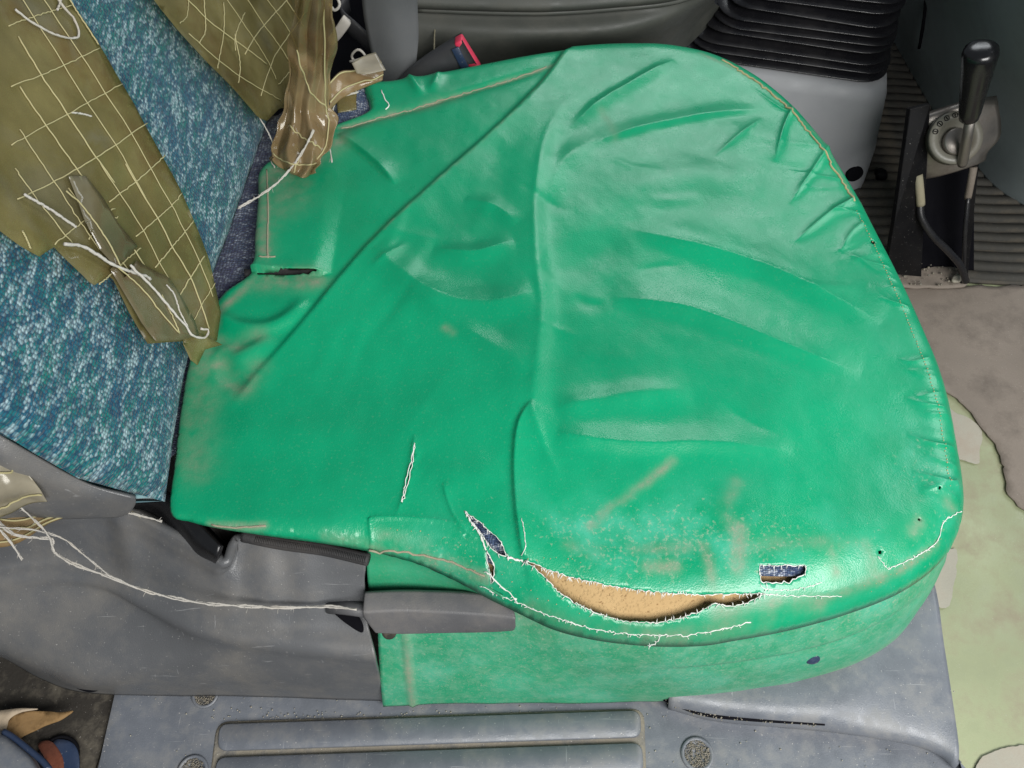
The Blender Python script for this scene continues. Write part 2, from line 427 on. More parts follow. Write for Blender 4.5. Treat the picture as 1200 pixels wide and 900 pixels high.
for i, P in enumerate(([(1108, 478), (1122, 484), (1140, 492), (1150, 505), (1146, 530), (1144, 542), (1126, 540), (1112, 535), (1120, 515)],
                       [(1095, 655), (1112, 640), (1124, 648), (1118, 690), (1108, 712), (1094, 702)],
                       [(1150, 885), (1200, 872), (1260, 866), (1260, 930), (1150, 930)])):
    o = flat_sheet('glue_residue', P, FZ+.0022+.0003*i, M['residue'], .006, 0, amp=.0003, rag=.0035)
    tag(o, ['white glue patch with brown flecks on green floor beside the seat front', 'pale smear on green floor below the seat corner', 'pinkish bare patch at the lower right end of the green floor'][i], 'patch')

# ribbed rubber mat with one rib object per ridge
mt = thing('rubber_mat', 'dark ribbed rubber mat on the floor behind the shift console', 'floor mat', (.62, .6, FZ))
A = -.07
Rm = np.array([[math.cos(A), -math.sin(A), 0], [math.sin(A), math.cos(A), 0], [0, 0, 1]])
MO = np.array([.64, .352, FZ+.004])
bm = MB(); bm.V = [MO+Rm @ np.array(v) for v in ((-.36, .0, 0), (.5, .0, 0), (.5, 1.0, 0), (-.36, 1.0, 0))]; bm.F = [(0, 1, 2, 3)]
solid(bm.build('mat_base', M['mat'], mt), .004)
rb = MB()
xs = np.linspace(-.36, .5, 26)
prof = [(-.0062, 0), (-.0045, .0042), (.0045, .0042), (.0062, 0)]
rb.grid(np.array([[[x, p[0]+.0010*math.sin(x*37), p[1]+.0005*math.sin(x*61)] for x in xs] for p in prof]))
rib_me = None
for i in range(54):
    if rib_me is None:
        o = rb.build('rib', M['mat'], mt); rib_me = o.data
    else:
        o = bpy.data.objects.new('rib', rib_me); COL.objects.link(o); o.parent = mt
    o.location = MO + Rm @ np.array([0, .010+i*.0168, .0006]); o.rotation_euler = (0, 0, A+random.uniform(-.006, .006))

# slate panel of the bulkhead
G = loft([pl([(1005, -60), (1030, 0), (1062, 62), (1100, 128), (1140, 178), (1180, 222), (1260, 262)], FZ+.005),
          pl([(1022, -80), (1050, -10), (1086, 52), (1124, 108), (1164, 155), (1210, 200), (1290, 235)], -.24),
          pl([(1060, -110), (1098, -30), (1138, 32), (1180, 84), (1226, 130), (1280, 170), (1350, 200)], -.12),
          pl([(1160, -180), (1210, -90), (1260, -20), (1310, 40), (1360, 80), (1420, 120), (1500, 150)], .08)], 40, 24)
wall = thing('bulkhead_panel', 'dark slate carpeted panel at the upper right behind the lever', 'panel', G[0, 20])
solid(MB().grid(G).build('panel', M['slate'], wall), .01, 1)
seam = np.array([U(1087, -30, -.15), U(1084, 10, -.172), U(1080, 40, -.205), U(1077, 56, -.23)])
MB().tube(catmull(seam, 16)+np.array([-.003, -.006, .004]), .0022).build('panel_seam', M['dark'], wall)
# carpeted tunnel behind the seat
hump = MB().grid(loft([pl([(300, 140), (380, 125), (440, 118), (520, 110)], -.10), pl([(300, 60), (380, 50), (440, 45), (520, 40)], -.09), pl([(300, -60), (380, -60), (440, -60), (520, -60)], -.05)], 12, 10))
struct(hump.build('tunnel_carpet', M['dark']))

# ================================================================== SILL
sill = thing('sill_plate', 'blue grey plastic door sill plate with dirty grooves along the bottom', 'sill plate', (0, -.24, -.17))
SZ = -.168
P = [(136, 806), (300, 800), (450, 800), (700, 792), (790, 800), (792, 826), (830, 838), (900, 845), (965, 849), (1060, 862), (1122, 890), (1136, 905), (1150, 960), (100, 960), (118, 888)]
o = flat_sheet('plate', P, SZ, M['sill'], .006, .008, sill, amp=.0005, sm=False, n=200); bevel(o, .001)
def rrect(px4, z, r, n=6, lift=0):
    C = pl(px4, z); out = []
    for i in range(4):
        a, b, c = C[i-1], C[i], C[(i+1) % 4]
        u = (a-b)/np.linalg.norm(a-b); v = (c-b)/np.linalg.norm(c-b)
        p, q = b+u*r, b+v*r
        for t in np.linspace(0, 1, n): out.append((1-t)**2*p+2*t*(1-t)*b+t*t*q)
    return np.array(out)
def pad(name, px4, z, r, h, ch, mat, parent):
    R0 = rrect(px4, z, r); c = R0.mean(0)
    def ins(k):
        d = R0-c; L = np.linalg.norm(d, axis=1)[:, None]; return R0-d/L*k
    rows = [R0, R0+[0, 0, h*.6], ins(ch*.4)+[0, 0, h*.9], ins(ch)+[0, 0, h]]
    V = np.vstack(rows); n = len(R0); Fs = []
    for i in range(3):
        for k in range(n): Fs.append((i*n+k, i*n+(k+1) % n, (i+1)*n+(k+1) % n, (i+1)*n+k))
    Fs.append(tuple(3*n+k for k in range(n)))
    return mesh(name, V, Fs, mat, parent)
dirt = pad('groove_dirt', [(254.5, 846), (754.5, 830.5), (759, 960), (240, 960)], SZ-.0006, .010, .0016, .004, M['sand'], sill)
pad('tread_pad', [(258, 850), (750, 834), (751, 865), (256, 881)], SZ, .0068, .0045, .0016, M['sill'], sill)
pad('tread_pad', [(255, 889), (752, 872), (754, 906), (251, 924)], SZ, .0068, .0045, .0016, M['sill'], sill)
pad('tread_pad', [(249, 932), (756, 913), (758, 952), (247, 970)], SZ, .0068, .0045, .0016, M['sill'], sill)
def screw_hole(px, py, rpx, z):
    c = U(px, py, z); e = U(px+rpx, py, z); r = np.linalg.norm(e-c)
    MB().lathe([(r*1.22, 0), (r*1.2, .0016), (r*1.0, .002), (r*.93, .0004)], c, (0, 0, 1), 28).build('hole_rim', M['sill'], sill)
    q = MB()
    for k in range(420):
        a = random.uniform(0, 6.28); d = r*.92*math.sqrt(random.random()); q.octa(c+np.array([d*math.cos(a), d*math.sin(a), .0010+random.uniform(0, .0012)]), random.uniform(.0003, .0007))
    stuff(q.build('packed_sand', M['sand'], sill))
screw_hole(817, 884, 16, SZ); screw_hole(226, 904, 15, SZ); screw_hole(241, 814, 13, SZ)
# riser cover between seat skirt and sill, with the gap line
ris = thing('riser_cover', 'blue grey plastic cover curving round the seat base at lower right', 'trim cover', (.3, -.15, -.16))
G = loft([pl([(780, 800), (880, 790), (960, 760), (1040, 715), (1075, 690), (1090, 676)], -.155),
          pl([(781, 808), (880, 805), (970, 790), (1045, 750), (1082, 716), (1097, 716)], -.152),
          pl([(783, 815), (880, 826), (970, 826), (1050, 800), (1090, 778), (1104, 770)], -.152),
          pl([(784, 820), (840, 832), (960, 843), (1062, 856), (1100, 866), (1122, 882)], -.158),
          pl([(785, 822), (842, 836), (960, 847), (1062, 861), (1102, 874), (1127, 893)], -.168)], 60, 30)
solid(MB().grid(G).build('cover_shell', M['sill'], ris), .006)
gp = pl([(778, 819), (800, 829), (830, 838), (880, 843), (966, 848)], -.1545, 40)
MB().tube(gp, .0016).build('gap_shadow_strip', M['dark'], ris)
MB().tube(pl([(966, 848.5), (1010, 853), (1062, 862), (1100, 875), (1120, 889)], -.1565, 40), .0011).build('seam_line', M['seamdust'], ris)
q = MB()
for k in range(120):
    t = random.random(); p = gp[int(t*39)]; q.octa(p+np.array([random.gauss(0, .0015), random.gauss(0, .0012), .001]), random.uniform(.0004, .0010))
stuff(q.build('gap_sand', M['sand'], ris))
# side wall of riser down to the floor
wl = pl([(1088, 676), (1097, 716), (1104, 770), (1122, 882), (1150, 960)], -.160, 24)
G = np.stack([wl+[.000, 0, .0], wl+[.004, 0, -.01], wl+[.0, 0, FZ+.16]], 0)
MB().grid(G).build('cover_side', M['sill'], ris)

# loose grit on the sill
q = MB()
for k in range(260):
    px, py = random.uniform(140, 1120), random.uniform(800, 899)
    if random.random() < .55: px, py = random.uniform(250, 760), 842-(.0)+random.gauss(-3, 4)
    q.octa(U(px, py, SZ+.0008), random.uniform(.0003, .0008))
o = stuff(q.build('grit', M['residue'])); tag(o, 'pale grit scattered over the sill plate', 'grit')

# ================================================================== BOTTOM LEFT CORNER
struct(flat_sheet('door_side_carpet', [(-80, 740), (60, 770), (150, 800), (134, 830), (108, 910), (100, 960), (-100, 960)], SZ-.006, M['carpet'], .006, .003, amp=.0015, sm=False))
ws = thing('weatherstrip', 'curled grey door seal end in the bottom left corner', 'door seal', U(10, 880, -.16))
G = loft([pl([(-60, 850), (-20, 852), (5, 858), (16, 866), (38, 885), (50, 905)], -.156),
          pl([(-60, 862), (-20, 864), (0, 866), (12, 874), (32, 892), (42, 912)], -.145),
          pl([(-60, 890), (-30, 892), (-10, 895), (0, 905), (10, 920), (12, 935)], -.143),
          pl([(-60, 930), (-40, 930), (-30, 935), (-20, 945), (-15, 950), (-10, 960)], -.160)], 24, 18)
MB().grid(G).build('seal', M['sill'], ws)
MB().tube(pl([(4, 857), (16, 864), (36, 880), (50, 892), (58, 902)], -.150, 24), .0022).build('seal_lip', M['bluemetal'], ws)
plug = thing('drain_plug', 'round rusty hole with blue black metal inside at bottom left', 'drain hole', U(68, 886, -.17))
c = U(68, 888, -.172)
MB().lathe([(.0155, 0), (.0155, .0015), (.0135, .002), (.0130, .0004), (.0, .0003)], c, (0, 0, 1), 32).build('rim', M['dark'], plug)
flat_sheet('blue_disc', [(62, 870), (80, 868), (91, 880), (91, 905), (72, 905)], -.1695, M['bluemetal'], .004, .001, plug, n=40)
flat_sheet('rust_ring', [(44, 872), (58, 868), (68, 878), (74, 892), (72, 908), (56, 905), (52, 888)], -.1688, M['rust'], .003, .002, plug, amp=.0008, n=40)
lf = thing('dry_leaf', 'curled brown dry leaf with pale edge on the carpet at lower left', 'leaf', U(40, 845, -.165))
flat_sheet('leaf_blade', [(4, 856), (10, 842), (24, 834), (50, 833), (70, 835), (86, 833), (70, 844), (52, 850), (30, 862), (18, 866)], -.160, M['leaf'], .003, .0012, lf, amp=.002, nsc=120)
flat_sheet('leaf_blade', [(-30, 838), (4, 832), (26, 830), (45, 831), (24, 835), (10, 843), (3, 858), (-30, 860)], -.158, M['pale_leaf'], .004, .001, lf, amp=.001, nsc=100)

# ================================================================== FAR SIDE: passenger seat, belt, buckle, console
ps = thing('passenger_seat', 'olive grey vinyl centre seat base beyond the green cover', 'seat', UY(650, 60, .55))
G = loft([pl([(486, 150), (560, 130), (640, 110), (720, 90), (790, 66), (850, 10)], -.14),
          pl([(484, 92), (560, 80), (640, 72), (720, 64), (780, 46), (838, 4)], -.085),
          pl([(485, 40), (560, 44), (640, 45), (720, 40), (785, 24), (840, -6)], -.035),
          pl([(488, 14), (560, 17), (640, 18), (720, 13), (790, 5), (848, -16)], -.018)], 40, 24)
MB().grid(G).build('base_panel', M['olive'], ps)
G = loft([pl([(488, 12), (560, 15), (640, 16), (720, 11), (790, 3), (848, -18)], -.016),
          pl([(488, 4), (560, 6), (640, 7), (720, 2), (790, -6), (848, -27)], .004),
          pl([(480, -40), (560, -40), (640, -40), (720, -44), (790, -50), (848, -60)], .02),
          pl([(480, -120), (560, -120), (640, -120), (720, -120), (790, -120), (848, -120)], .02)], 40, 20)
MB().grid(G).build('cushion', M['olive'], ps)
MB().tube(pl([(488, 11), (560, 14), (640, 15), (720, 10), (790, 2), (848, -19)], -.010, 40), .003).build('piping', M['olive'], ps)
MB().tube(pl([(512, 14), (510, 30), (509, 55), (505, 72)], -.03, 14)+[0, -.012, 0], .0008).build('seam_thread', M['seamdust'], ps)
G = loft([pl([(396, 52), (430, 52), (492, 50)], -.13), pl([(396, 16), (430, 16), (492, 16)], -.11), pl([(396, 12), (430, 12), (492, 12)], -.10), pl([(396, -30), (430, -30), (492, -30)], -.09)], 10, 14)
MB().grid(G).build('seat_side', M['fabric_g'], ps)

sb = thing('seat_belt', 'wide grey seat belt webbing hanging beside the olive seat', 'seat belt', UY(455, 60, .42))
G = loft([[UY(424, -30, .43), UY(455, -30, .422), UY(488, -30, .43)], [UY(426, 10, .43), UY(456, 10, .422), UY(489, 10, .43)],
          [UY(432, 45, .425), UY(461, 45, .415), UY(490, 42, .422)], [UY(440, 80, .415), UY(466, 82, .405), UY(488, 70, .41)], [UY(446, 116, .40), UY(464, 116, .394), UY(482, 110, .40)]], 12, 30)
solid(MB().grid(G).build('webbing', M['webbing'], sb), .0016)
sc = [UY(408, 0, .50), UY(400, 20, .49), UY(420, 40, .48), UY(440, 58, .475)]
G = np.stack([catmull(np.array(sc)+[0, 0, d], 16) for d in (-.012, 0, .012)], 0)
solid(MB().grid(G).build('lower_webbing', M['buckle'], sb), .002)
tie = thing('strap', 'short white cloth strap tied on the dark belt at the top', 'strap', UY(400, 30, .46))
G = loft([[UY(383, 46, .455), UY(387, 56, .455)], [UY(392, 34, .452), UY(398, 46, .452)], [UY(400, 22, .45), UY(410, 30, .45)], [UY(404, 18, .452), UY(411, 24, .456)]], 6, 16)
solid(MB().grid(G).build('strap_loop', M['string'], tie), .002)
wire = MB().tube(catmull([UY(386, 5, .46), UY(392, 12, .455), UY(398, 6, .455), UY(394, -6, .46)], 16), .0016)
tag(wire.build('wire_twist', M['string']), 'bit of white wire beside the white strap at the top', 'wire')
wire = MB().tube(catmull([UY(420, 76, .43), UY(412, 66, .43), UY(420, 58, .428), UY(428, 66, .428), UY(419, 70, .426), UY(410, 72, .43)], 24), .0013)
tag(wire.build('wire_twist', M['string']), 'white wire twisted into a loop on the clear tape by the belt', 'wire')

bk = thing('belt_buckle', 'dark belt buckle with a pink red button behind the green cover', 'buckle', UY(515, 75, .40))
yb = .395
top = [UY(452, 118, yb), UY(466, 94, yb), UY(490, 72, yb), UY(520, 52, yb), UY(537, 41, yb), UY(540, 40, yb)]
bot = [UY(492, 118, yb-.004), UY(508, 108, yb-.004), UY(530, 98, yb-.004), UY(548, 88, yb-.004), UY(560, 79, yb-.004), UY(562, 77, yb-.004)]
fr = np.array([0, -.012, .006])
T_, B_ = catmull(top, 16), catmull(bot, 16)
rows = [T_-fr*.8, T_, T_*.88+B_*.12+fr*1.0, T_*.5+B_*.5+fr*1.25, T_*.12+B_*.88+fr*1.0, B_, B_-fr*.8]
G = np.stack(rows, 0); V = MB().grid(G); n = G.shape[1]; V.F.append(tuple((i+1)*n-1 for i in range(7)))
MB_o = V.build('buckle_body', M['buckle'], bk)
bt = MB()
for (P1, P2) in (((536, 42), (559, 80)),):
    a, b = UY(539, 42, yb), UY(562, 79, yb-.004)
    c = (a+b)/2+fr*.5; d = (b-a)/np.linalg.norm(b-a); nx = np.array([.88, 0, -.2]); nx -= d*(nx@d); nx /= np.linalg.norm(nx); ny = np.cross(d, nx)
    bt.box(c-nx*.002, .0090, np.linalg.norm(b-a)*.98, .014, np.stack([nx, d, ny], 1))
bevel(bt.build('release_button', M['red'], bk), .002, 3)
bt = MB(); a, b = UY(531, 54, yb), UY(543, 78, yb-.004); c = (a+b)/2+fr*1.28; d = (b-a)/np.linalg.norm(b-a); nx = np.array([1.0, 0, 0]); nx -= d*(nx@d); nx /= np.linalg.norm(nx)
bt.box(c+nx*.003, .0075, np.linalg.norm(b-a), .002, np.stack([nx, d, np.cross(nx, d)], 1))
bevel(bt.build('latch_plate', M['bluemetal'], bk), .0006)

# shift console with rubber bellows
con = thing('shift_console', 'pale grey console box with black rubber bellows behind the seat', 'console', (.33, .62, FZ))
def rring(x0, x1, y0, y1, z, r, n=7):
    out = []
    for cx, cy, a0 in ((x1-r, y0+r, -90), (x1-r, y1-r, 0), (x0+r, y1-r, 90), (x0+r, y0+r, 180)):
        for k in range(n):
            a = math.radians(a0+90*k/(n-1)); out.append((cx+r*math.cos(a), cy+r*math.sin(a), z))
    return np.array(out)
def closed_loft(rings, cap=True):
    ca, sa = math.cos(-.23), math.sin(-.23); o0 = np.array([.459, .53])
    rings = [np.c_[(R[:, :2]-o0) @ np.array([[ca, sa], [-sa, ca]])+o0, R[:, 2]] for R in rings]
    n = len(rings[0]); b = MB(); b.V = list(np.vstack(rings))
    for i in range(len(rings)-1):
        for k in range(n): b.F.append((i*n+k, i*n+(k+1) % n, (i+1)*n+(k+1) % n, (i+1)*n+k))
    if cap: b.F.append(tuple((len(rings)-1)*n+k for k in range(n)))
    return b
cz = -.168
closed_loft([rring(.17, .475, .505, .86, FZ, .03), rring(.172, .471, .510, .86, -.26, .03), rring(.178, .459, .524, .86, cz-.018, .028), rring(.182, .454, .530, .86, cz-.004, .026), rring(.19, .444, .540, .86, cz, .02)]).build('console_box', M['console'], con)
c = UY(1001, 203, .512); 
MB().lathe([(.011, -.004), (.011, .003), (.009, .004)], c+[0.0, .0, 0], (0.1, -1, .12), 24).build('screw_recess', M['dark'], con)
for i in range(18):
    z = cz+.001+i*.0110+.0008*math.sin(i*2.7); s = i*.0040
    x0, x1, y0, y1 = .196+s*1.9, .452-i*.0012+.0015*math.sin(i*1.9), .532+i*.0024, .85-s
    j = .0025*math.sin(i*2.1)
    rings = [rring(x0+.013, x1-.013, y0+.013, y1-.01, z-.003, .03), rring(x0+.004+j, x1-.004, y0+.004, y1-.003, z+.0003, .035), rring(x0+j, x1, y0, y1, z+.0022, .036),
             rring(x0+.0006+j, x1-.0006, y0+.0006, y1, z+.0034, .036), rring(x0+.006, x1-.006, y0+.006, y1-.005, z+.0050, .033), rring(x0+.016, x1-.015, y0+.015, y1-.01, z+.0085, .03)]
    rings = [R+np.c_[np.zeros(len(R)), np.zeros(len(R)), .0022*np.sin(R[:, 0]*34+i*1.7)+.0016*np.sin(R[:, 1]*23+i)] for R in rings]
    closed_loft(rings).build('fold', M['rubber'], con)
bl = MB().lathe([(.008, 0), (.009, .006), (.006, .012)], UY(1030, 203, .545), (.2, -1, .3), 14); bl.build('clip', M['black'], con)

# transfer lever and its bracket
tl = thing('transfer_lever', 'shift lever with black knob in a worn steel bracket on the floor', 'lever', (.52, .38, FZ))
def Q(px, py, y=.40): return UY(px, py, y)
# black side plates of the housing
def plate(px, ys, mat, name, th=.004):
    P = np.array([UY(a, b, y) for (a, b), y in zip(px, ys)])
    o = mesh(name, P, [tuple(range(len(P)))], mat, tl, False); solid(o, th); bevel(o, .0008); return o
plate([(1062, 126), (1086, 120), (1074, 215), (1076, 322), (1034, 318), (1044, 260)], [.415, .415, .395, .352, .352, .36], M['black'], 'side_plate', .006)
plate([(1074, 200), (1140, 185), (1140, 322), (1074, 322)], [.43, .43, .375, .37], M['dark'], 'inner_plate', .004)
plate([(1138, 190), (1146, 186), (1132, 330), (1124, 330)], [.395, .395, .352, .352], M['black'], 'side_plate', .005)
G = loft([[Q(1065, 136, .43), Q(1090, 130, .43), Q(1130, 118, .43), Q(1168, 112, .43)],
          [Q(1066, 142, .415), Q(1092, 136, .41), Q(1132, 124, .41), Q(1170, 122, .415)],
          [Q(1074, 170, .402), Q(1100, 172, .395), Q(1140, 165, .395), Q(1173, 158, .402)],
          [Q(1076, 200, .394), Q(1100, 198, .388), Q(1140, 188, .388), Q(1158, 178, .394)],
          [Q(1079, 211, .392), Q(1104, 206, .386), Q(1140, 195, .386), Q(1155, 188, .392)]], 20, 20)
solid(MB().grid(G).build('bracket', M['steel'], tl), .003, 1)
dax = np.array([-.12, -.66, .74]); c = Q(1121, 161, .382)
MB().lathe([(.0, -.012), (.0275, -.012), (.0275, -.002), (.0265, .0), (.0185, .0), (.0175, -.006), (.0, -.006)], c, dax, 36).build('dial_ring', M['dial'], tl)
MB().lathe([(.014, -.004), (.0142, .001), (.0128, .003), (.0, .0034)], c+np.array([.001, -.003, -.003]), dax, 32).build('dial_hub', M['steel'], tl)
# dial marks
mk = MB(); dn = dax/np.linalg.norm(dax); dx = np.cross(dn, [0, 0, 1]); dx /= np.linalg.norm(dx); dx = -dx if dx[0] < 0 else dx; dyv = np.cross(dn, dx); dyv = dyv if dyv[2] > 0 else -dyv
for a in (172, 150, 128, 106):
    t = math.radians(a); ctr = c+dn*.0012+(.0228)*(math.cos(t)*dx+math.sin(t)*dyv)
    e1 = -math.sin(t)*dx+math.cos(t)*dyv; e2 = math.cos(t)*dx+math.sin(t)*dyv
    for k in range(10):
        t1, t2 = 2*math.pi*k/10, 2*math.pi*(k+1)/10
        mk.tube([ctr+.0026*(math.cos(t1)*e1+math.sin(t1)*e2), ctr+.0026*(math.cos(t2)*e1+math.sin(t2)*e2)], .0004, 4)
    mk.tube([ctr-.0016*e2, ctr+.0016*e2], .0005, 4)
mk.build('dial_marks', M['dark'], tl)
p0, p1 = Q(1128, 190, .362), Q(1138, 136, .362); ax = p1-p0; L = np.linalg.norm(ax); ax /= L
MB().lathe([(.0045, -.004), (.0055, 0), (.0052, L*.5), (.005, L*1.1)], p0, ax, 20).build('lever_shaft', M['steel'], tl)
k0, k1 = Q(1135, 140, .362), Q(1150, 58, .362); ax = k1-k0; L = np.linalg.norm(ax); ax /= L
MB().lathe([(.0076, 0), (.0092, .002), (.0104, L*.12), (.0124, L*.45), (.0149, L*.80), (.0160, L*.94), (.0148, L*1.0), (.0112, L*1.03), (.006, L*1.042), (0, L*1.044)], k0, ax, 36).build('knob', M['knob'], tl)
MB().tube(catmull([Q(1076, 205, .385), Q(1078, 225, .375), Q(1079, 240, .37)], 10), .0048, 10).build('cable_sleeve', M['seamdust'], tl)
MB().tube(catmull([Q(1078, 238, .372), Q(1080, 255, .362), Q(1092, 275, .352), Q(1112, 295, .345), Q(1126, 312, .34), Q(1132, 330, .335)], 30), .0042, 10).build('cable', M['rubber'], tl)
MB().tube(catmull([Q(1141, 196, .385), Q(1138, 212, .38), Q(1134, 232, .38)], 8), .0040, 10).build('cable_sleeve', M['brown'], tl)
MB().tube(catmull([Q(1135, 228, .38), Q(1131, 270, .36), Q(1129, 325, .345)], 12), .0026, 8).build('cable', M['rubber'], tl)
flat_sheet('base_flange', [(1040, 318), (1080, 312), (1128, 316), (1132, 334), (1090, 336), (1046, 334)], FZ+.012, M['brown'], .005, .004, tl, amp=.002, nsc=120)
q = MB()
for k in range(150):
    q.octa(U(random.uniform(1045, 1125), random.uniform(262, 334), FZ+.014+random.uniform(0, .004)), random.uniform(.0006, .0022))
tag(stuff(q.build('rubble', M['sand'])), 'small stones and crumbs collected at the foot of the lever bracket', 'grit')
for (px, py, s, lb) in ((1055, 303, 6, 'flat pale stone left of the lever bracket foot'), (1122, 325, 6, 'white crumb at the right foot of the lever bracket')):
    tag(flat_sheet('stone', [(px-s, py+2), (px-2, py-s*.6), (px+s, py-s*.7), (px+s*.8, py+s*.5), (px-2, py+s*.8)], FZ+.022, M['residue'], .003, .004, n=24), lb, 'stone')

# ================================================================== GREEN SEAT COVER
OUT = [(200, 600, -.004, .006), (205, 540, -.004, .006), (212, 480, -.004, .006), (222, 425, -.005, .01), (238, 382, -.006, .01), (262, 347, -.008, .008), (297, 318, -.006, .006),
 (300, 280, -.006, .006), (303, 235, -.007, .006), (305, 205, -.008, .006), (330, 185, -.009, .006), (365, 165, -.010, .006), (398, 150, -.010, .006), (430, 137, -.010, .006), (432, 128, -.012, .008), (428, 104, -.012, .012),
 (460, 99, -.012, .014), (495, 94, -.012, .014), (530, 87, -.012, .014), (565, 80, -.012, .014), (612, 71, -.012, .014), (660, 63, -.012, .016),
 (700, 57, -.012, .018), (740, 55, -.012, .018), (780, 56, -.012, .018), (820, 63, -.012, .018), (850, 73, -.012, .018), (884, 92, -.012, .016), (913, 114, -.012, .016), (938, 139, -.013, .016),
 (965, 172, -.014, .018), (987, 207, -.015, .02), (1007, 242, -.016, .02), (1027, 282, -.017, .02), (1047, 322, -.018, .02), (1066, 362, -.019, .022), (1083, 402, -.020, .022), (1098, 440, -.021, .022),
 (1109, 480, -.022, .024), (1118, 530, -.024, .026), (1124, 570, -.026, .028), (1125, 602, -.028, .03), (1118, 632, -.030, .034), (1104, 656, -.032, .038), (1078, 680, -.034, .042), (1040, 702, -.035, .044),
 (980, 724, -.036, .046), (920, 740, -.036, .046), (860, 751, -.036, .046), (820, 757, -.036, .046), (760, 757, -.036, .046), (700, 750, -.036, .046), (650, 738, -.036, .046), (610, 720, -.035, .044),
 (575, 703, -.033, .04), (540, 684, -.030, .036), (500, 665, -.024, .030), (470, 655, -.020, .028), (432, 646, -.016, .026), (380, 637, -.011, .016), (320, 629, -.008, .012), (260, 620, -.006, .008), (225, 612, -.005, .006)]
OA = np.array(OUT)
O3 = np.array([U(a, b, z) for a, b, z, r in OUT])
